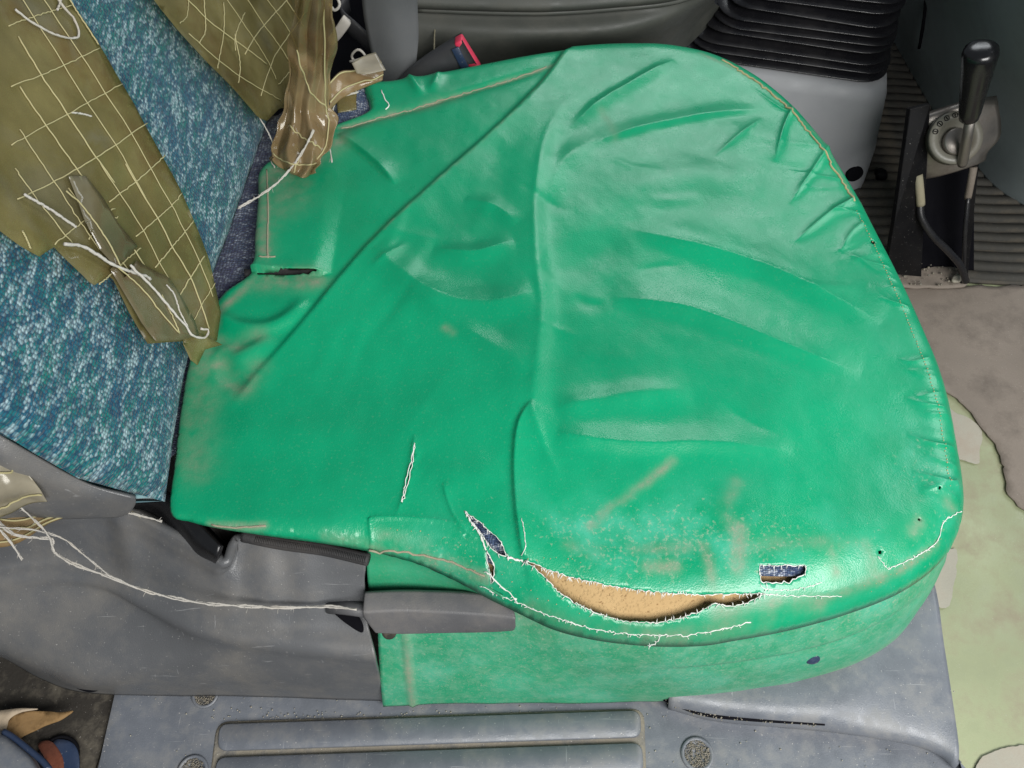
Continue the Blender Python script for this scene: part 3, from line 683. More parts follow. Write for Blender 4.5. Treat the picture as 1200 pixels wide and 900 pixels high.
# resample the boundary, carrying z and r
Oc = catmull(np.c_[O3, OA[:, 3]], 520, True)
OXY = Oc[:, :2]
CTR = U(660, 390, 0)[:2]
def base_h(X, N=None):
    d, _, _, idx = polydist(X, OXY, True)
    zb = Oc[idx, 2]; r = np.maximum(Oc[idx, 3], .004)
    dome = .006*np.exp(-(((X[:, 0]-CTR[0]-.05)/.20)**2+((X[:, 1]-CTR[1])/.20)**2)) - .002
    t = np.clip(d/r, 0, 1)
    return zb+(dome-zb)*np.sqrt(np.clip(1-(1-t)**2, 0, 1)), d
def S(px, py, off=0.0):
    z = 0.0
    for _ in range(8): z = base_h(np.array([U(px, py, z)[:2]]))[0][0]+off
    return U(px, py, z)
CRE = [ # polyline, amplitude, width left, width right, (taper start, taper end)
 ([(664, 62), (640, 95), (600, 136), (550, 181), (500, 226), (450, 273), (405, 322), (372, 362), (335, 405), (298, 445), (272, 480)], .0042, .028, .0030, (.0, .25)),
 ([(668, 110), (640, 160), (627, 230), (628, 300), (634, 370), (628, 430), (624, 470), (630, 520)], .0042, .010, .024, (.3, .2)),
 ([(624, 470), (608, 498), (603, 540), (605, 590), (610, 630), (614, 652)], .0030, .014, .0018, (.2, .0)),
 ([(622, 472), (632, 505), (645, 540), (660, 562)], .0018, .003, .006, (.2, .5)),
 ([(438, 292), (470, 322), (520, 350), (575, 358), (626, 346)], .0045, .016, .014, (.3, .2)),
 ([(470, 330), (530, 378), (585, 412), (620, 440)], .0025, .012, .014, (.3, .3)),
 ([(508, 292), (555, 298), (602, 284)], .0032, .009, .010, (.4, .4)),
 ([(545, 234), (580, 244), (606, 264)], .0022, .008, .008, (.4, .4)),
 ([(434, 318), (455, 302), (478, 286)], .0014, .003, .005, (.4, .4)),
 ([(735, 268), (790, 284), (850, 300), (910, 320), (970, 348), (1035, 378)], .0044, .024, .009, (.35, .3)),
 ([(715, 348), (800, 362), (870, 386), (940, 414), (1010, 438)], .0042, .020, .008, (.35, .35)),
 ([(650, 478), (700, 470), (750, 461), (810, 458)], .0026, .010, .010, (.2, .4)),
 ([(652, 508), (700, 518), (760, 522), (830, 520), (930, 528)], .0036, .014, .008, (.15, .5)),
 ([(668, 150), (700, 122), (740, 98), (790, 70)], .0022, .005, .008, (.3, .2)),
 ([(690, 168), (750, 150), (820, 136), (895, 127)], .0019, .010, .005, (.3, .3)),
 ([(835, 185), (865, 160), (893, 138)], .0016, .006, .006, (.4, .4)),
 ([(640, 240), (660, 190), (700, 160)], .0022, .012, .012, (.4, .4)),
 ([(928, 128), (918, 150), (912, 172), (908, 190)], .0026, .004, .004, (.0, .5)),
 ([(972, 172), (955, 196), (940, 218), (925, 240)], .0028, .004, .006, (.0, .5)),
 ([(998, 235), (975, 248), (950, 268), (930, 285)], .0024, .006, .005, (.0, .5)),
 ([(1010, 262), (996, 275), (985, 295)], .0018, .005, .005, (.0, .5)),
 ([(1088, 420), (1070, 424), (1052, 420)], .0012, .004, .004, (.0, .6)),
 ([(1105, 478), (1085, 474), (1060, 465)], .0014, .004, .004, (.0, .6)),
 ([(1116, 525), (1092, 520), (1062, 508)], .0016, .005, .004, (.0, .6)),
 ([(1122, 570), (1095, 560), (1068, 552)], .0014, .004, .004, (.0, .6)),
 ([(396, 158), (420, 174), (444, 194), (464, 216)], .0046, .014, .0022, (.2, .35)),
 ([(486, 508), (480, 545), (472, 580), (464, 606)], .0014, .004, .0015, (.2, .3)),
 ([(519, 566), (525, 588), (534, 608), (548, 622)], .0012, .004, .0015, (.2, .3)),
 ([(250, 366), (275, 382), (310, 385), (340, 372), (360, 348)], .0052, .007, .006, (.2, .3)),
 ([(252, 408), (275, 418), (300, 408), (322, 392)], .0036, .006, .008, (.3, .3)),
 ([(262, 410), (268, 440), (290, 452)], -.003, .008, .008, (.3, .3)),
 ([(230, 530), (290, 508), (360, 512), (430, 500)], .0020, .018, .014, (.3, .5)),
 ([(294, 319.6), (340, 320.2), (388, 320.2)], .0070, .050, .0004, (.0, .25)),
 ([(394, 151), (440, 138), (500, 121), (560, 103), (645, 78)], -.0040, .004, .005, (.1, .3)),
 ([(480, 92), (486, 100), (495, 112)], .0050, .006, .004, (.0, .6)),
 ([(514, 88), (510, 98), (504, 108)], .0040, .005, .006, (.0, .6)),
 ([(432, 606), (434, 628), (433, 646)], .0012, .004, .0008, (.1, .0)),
 ([(432, 607), (480, 607), (530, 614), (562, 634)], .0014, .003, .0015, (.1, .2)),
 ([(600, 705), (640, 728), (700, 743), (760, 748), (830, 744), (900, 728), (980, 705), (1050, 678), (1100, 640)], -.0016, .003, .003, (.2, .1)),
 ([(940, 702), (1000, 688), (1050, 668), (1098, 634), (1124, 600)], .0016, .003, .003, (.2, .0)),
 ([(700, 240), (760, 215), (830, 205), (900, 215)], .0022, .020, .020, (.4, .4)),
 ([(650, 330), (690, 300), (740, 290)], -.0020, .018, .018, (.4, .4)),
 ([(380, 420), (440, 440), (500, 470)], -.0025, .030, .030, (.4, .4)),
 ([(840, 570), (880, 600), (900, 640)], .0016, .018, .018, (.4, .4)),
 ([(500, 545), (540, 560), (590, 545)], .0022, .014, .010, (.4, .4)),
]
CRE += [(c[0], c[1]*.22, min(c[2], .012)*.30, min(c[3], .012)*.30, c[4]) for c in CRE[:26] if min(c[2], c[3]) > .0035]
_r = random.Random(5)
_rim = catmull(np.array([(925, 125), (968, 172), (1005, 240), (1048, 320), (1085, 402), (1108, 470), (1122, 540), (1122, 600)], float), 60)
for k in range(30):                                    # small tension creases running in from the front seam
    j = _r.randrange(2, 58); a = _rim[j]-np.array([3, -1.0]); L = _r.uniform(22, 70); ang = math.radians(_r.uniform(150, 205)+(20 if j < 25 else -8)-(25 if j < 15 else 0))
    d = np.array([math.cos(ang), -math.sin(ang)]); CRE.append(([tuple(a), tuple(a+d*L*.5+[0, _r.uniform(-4, 4)]), tuple(a+d*L)], _r.uniform(.0004, .0011), _r.uniform(.002, .005), _r.uniform(.002, .005), (.0, .6)))
for k in range(26):                                    # slack creases across the middle
    px, py = _r.uniform(330, 1000), _r.uniform(150, 580); L = _r.uniform(30, 110); ang = math.radians(_r.choice([_r.uniform(-25, 15), _r.uniform(40, 70)] if px < 620 else [_r.uniform(-30, 10)]))
    d = np.array([math.cos(ang), -math.sin(ang)]); a = np.array([px, py]); CRE.append(([tuple(a-d*L*.5), tuple(a+[0, _r.uniform(-5, 5)]), tuple(a+d*L*.5)], _r.uniform(.0003, .0009)*_r.choice([1, 1, -1]), _r.uniform(.003, .009), _r.uniform(.003, .009), (.45, .45)))
CP = [(catmull(np.array([S(*p)[:2] for p in c[0]]), 40), *c[1:]) for c in CRE]
DUST = [ # polyline, strength, half width
 ([(312, 205), (314, 250), (315, 290), (316, 312)], 1.0, .0022), ([(306, 210), (306, 260), (307, 300)], .75, .010), ([(310, 212), (330, 204), (386, 165)], .9, .016), ([(330, 235), (355, 215)], .5, .010), ([(318, 262), (350, 240)], .35, .012),
 ([(395, 151), (440, 138), (500, 121), (560, 103), (645, 78)], .95, .0026), ([(420, 145), (470, 130), (530, 113)], .4, .007),
 ([(300, 322), (280, 345), (262, 362), (250, 385), (244, 402)], .95, .0035), ([(300, 328), (340, 328), (372, 328)], .8, .009), ([(250, 400), (272, 408), (305, 396)], .85, .006), ([(246, 415), (262, 440), (285, 455), (300, 432)], .7, .008),
 ([(240, 430), (232, 480), (226, 545)], .55, .014), ([(247, 615), (280, 617), (310, 616)], .9, .0022), ([(430, 643), (470, 648), (530, 662), (570, 678)], .7, .0028), ([(380, 628), (430, 638)], .4, .003),
 ([(445, 630), (470, 634), (496, 638)], .5, .004), ([(690, 618), (715, 595), (745, 575), (788, 540)], .75, .0030), ([(860, 660), (862, 630), (850, 600), (862, 566)], .55, .004), ([(866, 665), (868, 640), (866, 620)], .8, .005),
 ([(835, 690), (832, 664), (824, 640)], .7, .003), ([(740, 640), (775, 642), (805, 640)], .5, .004), ([(665, 640), (700, 646)], .45, .004), ([(760, 664), (790, 664)], .75, .004), ([(880, 640), (930, 635), (1000, 640)], .35, .005),
 ([(664, 64), (600, 136), (500, 226), (450, 272)], .55, .0010), ([(950, 704), (1000, 690), (1050, 670), (1098, 638)], .75, .0022), ([(975, 648), (980, 672)], .7, .003), ([(1015, 640), (1024, 672)], .7, .004), ([(1000, 690), (1040, 672)], .6, .003),
 ([(705, 130), (718, 150), (722, 165)], .4, .004), ([(522, 386), (530, 392)], .6, .003), ([(820, 62), (880, 92), (940, 140), (970, 176), (1000, 230)], .6, .0018), ([(1110, 590), (1122, 605)], .7, .004), ([(1078, 612), (1070, 622)], .6, .004),
 ([(760, 760), (830, 752), (900, 738)], .30, .004), ([(620, 715), (680, 735), (740, 745), (800, 744), (870, 730), (940, 710)], .45, .004), ([(700, 738), (760, 743)], .5, .005), ([(840, 720), (900, 708), (960, 704)], .7, .005)]
DP = [(catmull(np.array([S(*p)[:2] for p in c[0]]), 24), c[1], c[2]) for c in DUST]
def top_h(X):
    z, d = base_h(X)
    z = z + .0009*vnoise(X, 24, 3)*np.clip(d/.02, 0, 1) + .00045*vnoise(X, 75, 5)*np.clip(d/.01, 0, 1)
    for P, a, wl, wr, (ts, te) in CP:
        lo, hi = P.min(0)-4.5*max(wl, wr), P.max(0)+4.5*max(wl, wr)
        m = (X[:, 0] > lo[0]) & (X[:, 0] < hi[0]) & (X[:, 1] > lo[1]) & (X[:, 1] < hi[1])
        if not m.any(): continue
        e, sd, fr, _ = polydist(X[m], P); w = np.where(sd > 0, wl, wr)
        g = np.exp(-1.35*(np.sqrt((e/w)**2+.012)-.11)) if max(wl, wr) < .0065 else np.exp(-(e/w)**2) if max(wl, wr) < 3*min(wl, wr) else np.where((sd > 0) == (wl > wr), np.exp(-(e/w)), np.exp(-(e/w)**2))
        tp = np.ones(len(fr))
        if ts > 0: tp *= np.sin(np.clip(fr/ts, 0, 1)*math.pi/2)
        if te > 0: tp *= np.sin(np.clip((1-fr)/te, 0, 1)*math.pi/2)
        z[m] += a*g*tp
    return z
def top_dust(X):
    D = np.zeros(len(X)); nz = .6+.5*vnoise(X, 160, 11)+.25*vnoise(X, 500, 12)
    for P, s, w in DP:
        e = polydist(X, P)[0]; D = np.maximum(D, s*np.exp(-(e/w)**2))
    D *= np.clip(nz, .05, 1.3)
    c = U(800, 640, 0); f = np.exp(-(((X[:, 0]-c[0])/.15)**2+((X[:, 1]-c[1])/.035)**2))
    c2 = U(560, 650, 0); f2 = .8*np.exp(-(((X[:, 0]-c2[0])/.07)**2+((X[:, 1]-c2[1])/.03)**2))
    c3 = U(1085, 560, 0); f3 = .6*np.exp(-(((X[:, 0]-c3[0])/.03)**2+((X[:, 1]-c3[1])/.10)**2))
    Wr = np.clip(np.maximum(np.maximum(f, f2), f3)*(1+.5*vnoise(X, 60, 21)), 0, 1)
    return np.clip(D, 0, 1), Wr
HOLES_PX = [
 [(612, 658), (625, 662), (640, 668), (668, 677), (700, 684), (730, 689), (760, 693), (800, 697), (838, 697), (868, 696), (895, 695), (880, 705), (855, 711), (838, 706), (822, 716), (797, 725), (770, 730), (735, 729), (700, 719), (672, 706), (652, 693), (642, 681), (628, 668)],
 [(545, 600), (558, 609), (570, 619), (582, 630), (590, 641), (594, 654), (585, 650), (573, 640), (562, 623)],
 [(571, 646), (576, 656), (580, 671), (576, 686), (574, 671), (570, 656)],
 [(890, 662), (917, 663), (945, 663), (944, 671), (925, 683), (892, 683)],
 [(486, 520), (484, 540), (479, 562), (474, 582), (470, 592), (474, 572), (480, 548)],
 [(301, 319.2), (340, 320.0), (381, 320.2), (360, 321.3), (330, 321.7), (301, 321.5)],
 [(1029, 646), (1033, 645), (1033, 650), (1029, 650)], [(1076, 607), (1079, 608), (1078, 611), (1075, 610)], [(1099, 571), (1102, 572), (1101, 575), (1098, 574)], [(1022, 281), (1026, 283), (1024, 287), (1020, 285)]]
def roughen(P, amp, n):
    P = resample(np.vstack([P, P[:1]]), n+1)[:-1]; return P+RNG.normal(0, amp, P.shape)
HOLES = []
for i, h in enumerate(HOLES_PX):
    P = np.array([S(*p)[:2] for p in h]); L = np.linalg.norm(np.diff(P, axis=0), axis=1).sum()
    HOLES.append(roughen(P, .00025 if i in (0, 1, 3) else .0001, max(8, int(L/.0016))))
cover = thing('seat_cover', 'torn bright green vinyl cover stretched over the driver seat cushion', 'seat cover', (0.02, 0.1, -.16))
extra = []
nrm = []
for k in range(len(OXY)):
    t = OXY[(k+1) % len(OXY)]-OXY[k-1]; t /= np.linalg.norm(t); nrm.append((-t[1], t[0]))
nrm = np.array(nrm)
if not inpoly(np.array([OXY[10]+nrm[10]*.004]), OXY)[0]: nrm = -nrm
for d in (.0004, .0011, .0022, .0038, .006): extra.append(OXY+nrm*d)
for P, a, wl, wr, _ in CP:
    if min(wl, wr) < .003:
        R_ = resample(P, 70); t = np.gradient(R_, axis=0); t /= np.linalg.norm(t, axis=1)[:, None]+1e-12; nn = np.c_[-t[:, 1], t[:, 0]]
        for d in (-.0018, -.0008, 0, .0008, .0018): extra.append(R_+nn*d)
V2, T2 = cdt(OXY, HOLES, .0024, np.vstack(extra))
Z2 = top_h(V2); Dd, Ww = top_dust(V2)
top_o = mesh('top_panel', np.c_[V2, Z2], T2, M['vinyl'], cover); attr(top_o, 'dust', Dd); attr(top_o, 'wear_sheen', Ww)
solid(top_o, .0011)
def on_top(px, py, off=0.0):
    p = S(px, py); z = top_h(np.array([p[:2]]))[0]; return np.array([p[0], p[1], z+off])
def on_top_xy(P, off=0.0): return np.c_[P, top_h(np.asarray(P))+off]

# frayed white weave along the tears
fr = MB()
for i in (0, 1, 2, 3, 4):
    P = HOLES[i]; Pc = np.vstack([P, P[:1]]); R_ = resample(Pc, max(12, int(len(P)*1.2)))
    J = R_+RNG.normal(0, .00025, R_.shape); fr.tube(on_top_xy(J, .0002), RNG.uniform(.00012, .00042, len(J)) if i != 4 else .0003, 5)
for i, nst in ((0, 150), (1, 34), (2, 10), (3, 18)):
    P = HOLES[i]; c = P.mean(0)
    for k in range(nst):
        j = random.randrange(len(P)); a = P[j]
        up_edge = a[1] > c[1]
        d = np.array([random.gauss(0, .5), -1.0 if (up_edge or i != 0) else random.choice([1.0, -.6])]); d /= np.linalg.norm(d)
        if not up_edge and random.random() < .4: continue
        L = random.uniform(.0008, .0034); zz = top_h(np.array([a]))[0]
        fr.tube([np.r_[a, zz+.0004], np.r_[a+d*L*.5, zz+.0010], np.r_[a+d*L+RNG.normal(0, .0004, 2), zz-.0006]], [.00034, .00028, .00016], 4)
def frayline(px, nst, r=.00036, hair=.0026, jit=.00022):
    P = np.array([S(*p)[:2] for p in px]); R_ = catmull(P, max(10, int(np.linalg.norm(np.diff(P, axis=0), axis=1).sum()/.0015)))
    J = R_+RNG.normal(0, jit, R_.shape); fr.tube(on_top_xy(J, .0003), RNG.uniform(r*.5, r*1.3, len(J)), 5)
    for k in range(nst):
        a = J[random.randrange(len(J))]; d = RNG.normal(0, 1, 2); d /= np.linalg.norm(d); z = top_h(np.array([a]))[0]
        fr.tube([np.r_[a, z+.0002], np.r_[a+d*hair*random.uniform(.2, .85), z+.0005]], [.00032, .00016], 4)
frayline([(594, 654), (604, 656), (613, 658)], 12, .0008)
frayline([(566, 690), (580, 697), (606, 706), (640, 720), (680, 733), (720, 741), (770, 744), (820, 742), (880, 729)], 150, .00036)
frayline([(570, 670), (590, 690), (606, 702)], 10, .0005)
frayline([(896, 697), (940, 699), (986, 699)], 20, .00026)
frayline([(545, 600), (552, 612), (562, 626), (570, 645)], 8, .0006)
frayline([(892, 684), (896, 690), (930, 691), (964, 683)], 16, .00024)
frayline([(1028, 652), (1034, 660), (1040, 668)], 10, .0002, .002)
frayline([(1040, 668), (1075, 652), (1098, 634), (1106, 612), (1126, 600)], 30, .0003)
frayline([(760, 758), (770, 752), (776, 742)], 6, .0004)
frayline([(612, 652), (616, 640), (611, 610)], 4, .0003, .001)
stuff(fr.build('frayed_threads', M['fray'], cover))
# stitched seams
st = MB()
rim = catmull(np.array([S(*p)[:2] for p in [(1003, 248), (1018, 275), (1038, 318), (1056, 358), (1074, 402), (1088, 440), (1099, 480), (1107, 528), (1112, 570)]]), 90)
for p in rim:
    p = p+RNG.normal(0, .0003, 2); z = top_h(np.array([p]))[0]; st.octa([p[0], p[1], z+.0003], random.uniform(.0005, .0008), .0005)
for line, n in (([(1010, 690), (1050, 672), (1085, 650), (1105, 625)], 14), ([(600, 660), (640, 655), (680, 660)], 10), ([(540, 640), (552, 655), (556, 668)], 5), ([(440, 618), (480, 620), (520, 630)], 7), ([(590, 672), (610, 690), (650, 708), (690, 722)], 10)):
    for p in catmull(np.array([S(*q)[:2] for q in line]), n):
        p = p+RNG.normal(0, .0012, 2); st.octa([p[0], p[1], top_h(np.array([p]))[0]+.0001], random.uniform(.0003, .0006), .0004)
stuff(st.build('stitch_holes', M['thread'], cover))
def seam(px, r, mat='seamdust', jit=.0003):
    P = np.array([S(*p)[:2] for p in px]); R_ = catmull(P, max(10, int(np.linalg.norm(np.diff(P, axis=0), axis=1).sum()/.003)))
    MB().tube(on_top_xy(R_+RNG.normal(0, jit, R_.shape), .0001), r, 6).build('seam', M[mat], cover)
seam([(313, 200), (315, 250), (315, 290), (316, 308)], .0007, jit=.0001)
seam([(400, 149), (440, 137), (500, 120), (560, 102), (640, 79)], .0006)
seam([(247, 616), (280, 618), (312, 616)], .0007)
seam([(432, 643), (480, 648), (530, 660), (568, 676)], .0008)
seam([(845, 70), (884, 94), (913, 118), (940, 146), (965, 178), (985, 210), (1000, 236)], .0010, 'thread', jit=.0009)
seam([(306, 306), (313, 307), (324, 306)], .0007)
seam([(447, 106), (452, 118), (456, 124), (452, 128)], .0006, 'fray')

# skirt: near side from the lip to the hem, then round the front and the far side
HEM = [(449, 826, -.163), (520, 824, -.163), (600, 823, -.163), (690, 822, -.163), (760, 820, -.162), (830, 816, -.160), (900, 806, -.158), (960, 794, -.156), (1010, 776, -.154), (1045, 752, -.152), (1066, 728, -.151), (1085, 698, -.150), (1098, 668, -.150)]
LIP = [(442, 704, -.062), (520, 708, -.054), (590, 710, -.042), (650, 728, -.041), (720, 742, -.041), (790, 748, -.041), (860, 742, -.041), (920, 731, -.041), (980, 715, -.040), (1030, 697, -.040), (1066, 676, -.039), (1094, 652, -.038), (1110, 628, -.036)]
h3 = np.array([U(*p) for p in HEM]); l3 = np.array([U(*p) for p in LIP])
mid = [(l3*(1-t)+h3*t)+np.array([0, -b, 0]) for t, b in ((.2, .003), (.45, .005), (.72, .004))]
G = loft([l3+[0, .012, -.004], l3+[0, .004, 0]]+mid+[h3], 170, 60)
X = G.reshape(-1, 3)
dn_ = .0012*vnoise(X, 35, 31)+.0004*vnoise(X, 120, 32)
fold = catmull(np.array([U(a, b, -.085) for a, b in [(760, 765), (830, 766), (900, 767), (980, 766), (1030, 764)]]), 30)
X[:, 1] -= dn_
X[:, 2] += 0
ff = np.linspace(0, 1, 170)[None, :].repeat(60, 0).ravel(); gg = np.linspace(0, 1, 60)[:, None].repeat(170, 1).ravel()
ph = np.clip((ff-.45)/.08, 0, 1)*np.clip((.93-ff)/.1, 0, 1)
X[:, 1] += ph*.0030*np.where(gg > .52, np.exp(-(gg-.52)/.10), np.exp(-((gg-.52)/.02)**2)) - .0
X[:, 1] -= .0018*np.exp(-((ff-.048)/.004)**2)
sk = MB().grid(G).build('side_skirt', M['vinyl_d'], cover); solid(sk, .0012, -1)
sd = np.exp(-((ff-.048)/.006)**2)*.9; sd = np.maximum(sd, .55*np.exp(-((gg-1)/.10)**2)*np.clip((ff-.35)*4, 0, 1)); sd = np.maximum(sd, .8*np.exp(-((ff-.25)/.2)**2)*np.exp(-((gg-.12)/.16)**2))
attr(sk, 'dust', np.clip(sd*(.8+.4*vnoise(X, 90, 33)), 0, 1)); attr(sk, 'wear_sheen', np.clip(.55+.5*vnoise(X, 30, 34), 0, 1))
# front and far sides of the cover
i0 = int(np.argmin(np.linalg.norm(OXY-U(1110, 645, -.03)[:2], axis=1))); i1 = int(np.argmin(np.linalg.norm(OXY-U(428, 104, -.012)[:2], axis=1)))
seq = list(range(i0, i1-1, -1)) if i0 > i1 else list(range(i0, i1+1))
E = np.c_[OXY[seq], Oc[seq, 2]]; nn = nrm[seq]
rows = [E+np.c_[nn*k, np.full(len(nn), z)] for k, z in ((.0006, -.0004), (.0008, -.006), (.003, -.03), (.006, -.07), (.012, -.125))]
o = MB().grid(np.stack(rows, 0)).build('side_skirt', M['vinyl'], cover); solid(o, .001); attr(o, 'dust', np.zeros(len(o.data.vertices))); attr(o, 'wear_sheen', np.full(len(o.data.vertices), .2))
# folded-under flap between lip and lever at the near left
G = loft([pl([(430, 640), (480, 648), (530, 664), (560, 680), (590, 698)], -.020),
          pl([(430, 655), (480, 660), (530, 674), (558, 686), (588, 702)], -.032),
          pl([(431, 675), (480, 676), (530, 684), (556, 692), (586, 706)], -.044),
          pl([(433, 698), (480, 699), (530, 702), (554, 704), (584, 712)], -.066)], 50, 24)
o = MB().grid(G).build('under_flap', M['vinyl'], cover); solid(o, .0011); n_ = len(o.data.vertices); attr(o, 'dust', .15*np.ones(n_)); attr(o, 'wear_sheen', .3*np.ones(n_))
# round worn spot on the skirt
def proj(P):
    d = np.asarray(P)-CAM; z = d @ fwd; return np.stack([600+F*(d @ rgt)/z, 450-F*(d @ upv)/z], -1)
Xp = proj(X); jn = int(np.argmin(((Xp-[951, 771])**2).sum(1))); nsp = np.array([0, -.93, .36])
MB().lathe([(.0052, -.001), (.0050, .0016), (.0040, .0022), (.0, .0023)], X[jn], nsp, 14).build('worn_spot', M['bluemetal'], cover)

# ================================================================== DRIVER SEAT UNDER THE COVER
seat = thing('driver_seat', 'driver seat with blue teal tweed backrest and grey side trim', 'seat', (0.02, .1, FZ))
# cushion foam body
V3, T3 = cdt(resample(np.vstack([OXY+nrm*.004, (OXY+nrm*.004)[:1]]), 261)[:-1], [], .006)
z3, d3 = base_h(V3)
z3 = z3-.0095-.0030*np.clip((.024-d3)/.02, 0, 1)+.0006*vnoise(V3, 60, 41)
o = mesh('cushion_foam', np.c_[V3, z3], T3, M['foam'], seat)
E3 = np.c_[OXY+nrm*.012, Oc[:, 2]-.010]; E4 = np.c_[OXY+nrm*.022, np.full(len(OXY), -.158)]
Gs = np.stack([np.vstack([E3, E3[:1]]), np.vstack([E3*.6+E4*.4, (E3*.6+E4*.4)[:1]]), np.vstack([E4, E4[:1]])], 0)
MB().grid(Gs).build('cushion_side', M['zip'], seat)
# remains of the original tweed showing in the tears
def liner(px, off, mat='denim', nm='tweed_liner'):
    P = np.array([S(*p)[:2] for p in px]); V, T = cdt(resample(np.vstack([P, P[:1]]), 41)[:-1], [], .003)
    z, _ = base_h(V); o = mesh(nm, np.c_[V, z+off+.0006*vnoise(V, 150, 9)], T, M[mat], seat); solid(o, .0008)
liner([(535, 592), (560, 596), (606, 630), (606, 660), (585, 664), (562, 650), (545, 625)], -.0045)
liner([(884, 655), (950, 655), (952, 670), (930, 673), (888, 672.5)], -.0040)
liner([(285, 312), (340, 312), (400, 314), (400, 328), (340, 330), (285, 330)], -.003, 'zip', 'slit_shadow')  # dark strip laid in as the shadow line under the flap edge
# visible back of the original cushion between cover and backrest
V, T = cdt(resample(np.vstack([(q := pl([(170, 560), (205, 430), (225, 350), (270, 230), (300, 150), (380, 95), (440, 95), (440, 145), (400, 160), (340, 200), (320, 330), (300, 350), (262, 400), (240, 500)], -.012)[:, :2]), q[:1]]), 121)[:-1], [], .006)
o = mesh('cushion_back', np.c_[V, -.0135+.0015*vnoise(V, 50, 6)], T, M['fabric_g'], seat)
def uvmap(o, UVs):
    uv = o.data.uv_layers.new(name='UVMap'); li = np.empty(len(o.data.loops), int); o.data.loops.foreach_get('vertex_index', li); uv.data.foreach_set('uv', np.asarray(UVs, np.float32)[li].ravel())
uvmap(o, V)
o = mesh('cushion_edge', np.c_[V[:0], V[:0, 0]], []) if False else None
# small strip of the same tweed at the far rear corner
V, T = cdt(resample(np.vstack([(q := pl([(392, 152), (400, 112), (428, 104), (438, 136), (430, 142)], -.009)[:, :2]), q[:1]]), 31)[:-1], [], .004)
o = mesh('cushion_back', np.c_[V, -.0085+.001*vnoise(V, 80, 6)], T, M['denim'], seat)
# backrest
BPX = [(216, 584), (221, 500), (228, 432), (243, 352), (266, 292), (289, 232), (313, 172), (330, 132), (350, 70), (376, -20), (385, -90), (-260, -90), (-330, 260), (-60, 455), (0, 494), (55, 528), (108, 557), (165, 572)]
q = np.array([UB(*p) for p in BPX]); q = resample(np.vstack([q, q[:1]]), 261)[:-1]
V, T = cdt(q, [], .007)
db = polydist(V, q, True)[0]
o = mesh('backrest', BP(V[:, 0], V[:, 1], -.008*np.clip(1-db/.018, 0, 1)**2.2), T, M['fabric'], seat); uvmap(o, V); solid(o, .05)
BR = o
# recliner cover
G = loft([[U(-60, 455, .10), U(0, 500, .075), U(50, 530, .05), U(105, 560, .02), U(150, 573, .005), U(163, 576, .0)],
          [U(-60, 480, .08), U(0, 530, .06), U(50, 556, .035), U(105, 574, .012), U(150, 580, -.002), U(164, 582, -.006)],
          [U(-60, 560, .02), U(0, 580, .01), U(50, 590, .0), U(105, 592, -.01), U(145, 592, -.016), U(160, 590, -.014)],
          [U(-60, 610, -.01), U(0, 606, -.015), U(50, 601, -.02), U(105, 599, -.022), U(140, 598, -.024), U(152, 594, -.022)]], 40, 24)
G += np.array([0, -.004, .004])
solid(MB().grid(G).build('recliner_cover', M['trim'], seat), .003)
# black recliner hinge arm
G = loft([pl([(150, 572), (185, 570), (215, 590), (245, 622), (262, 640)], -.016), pl([(152, 582), (185, 580), (212, 602), (238, 632), (259, 650)], -.020),
          pl([(156, 592), (182, 594), (206, 614), (232, 642), (257, 656)], -.032), pl([(158, 606), (180, 612), (204, 630), (232, 656), (256, 666)], -.055)], 40, 20)
solid(MB().grid(G).build('recliner_arm', M['knob'], seat), .004)
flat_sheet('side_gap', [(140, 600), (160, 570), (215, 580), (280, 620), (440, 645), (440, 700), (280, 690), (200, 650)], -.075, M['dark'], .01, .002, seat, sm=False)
# zip under the cover edge
MB().tube(pl([(285, 628), (330, 637), (380, 644), (432, 656)], -.022, 40), .0042, 10).build('zip_tape', M['zip'], seat)
zt = MB()
for p in pl([(300, 632), (330, 637.5), (380, 645), (428, 656)], -.0185, 64): zt.box(p, .0007, .004, .0014)
stuff(zt.build('zip_teeth', M['zip'], seat))
# side trim shell
E0 = [(-80, 640), (0, 618), (60, 600), (110, 591), (135, 592), (160, 602), (210, 628), (262, 658), (267, 656), (272, 640), (277, 631), (290, 630), (340, 637), (390, 645), (430, 652)]
def row(px, z, sm=False): return pl(px, z)
e0 = resample(row(E0, -.030), 240)
def srow(px, z): return catmull(pl(px, z), 240)
R0 = e0-np.array([0, 0, .006])+[0, .003, 0]; R1 = e0; R2 = e0+np.array([0, -.0013, -.0005])
s1 = srow([(-80, 652), (0, 634), (60, 622), (130, 618), (200, 652), (262, 680), (290, 678), (340, 678), (390, 680), (428, 682)], -.048)
s2 = srow([(-80, 675), (0, 660), (60, 652), (120, 654), (170, 682), (220, 708), (262, 722), (290, 724), (340, 724), (390, 727), (432, 730)], -.070)
s3 = srow([(-80, 690), (0, 680), (60, 674), (120, 680), (170, 706), (220, 732), (262, 744), (300, 750), (340, 755), (390, 760), (440, 764)], -.077)
s3b = srow([(-80, 708), (0, 702), (60, 697), (120, 700), (170, 720), (220, 744), (262, 756), (300, 762), (340, 767), (390, 771), (442, 775)], -.090)
s4 = srow([(-80, 745), (0, 758), (60, 775), (110, 788), (200, 786), (262, 786), (300, 788), (340, 790), (390, 790), (445, 788)], -.118)
s5 = srow([(-80, 738), (0, 764), (50, 791), (100, 807), (200, 811), (262, 811), (300, 812), (340, 813), (390, 815), (449, 817)], -.166)
def rowmix(A, B, t): return A*(1-t)+B*t
Gt = loft([R0, R1, R2, rowmix(R2, s1, .35), s1, s2, s3, s3b, s4, s5], 240, 90, smooth_cols=False)
cx = np.array([312, 362.]); 
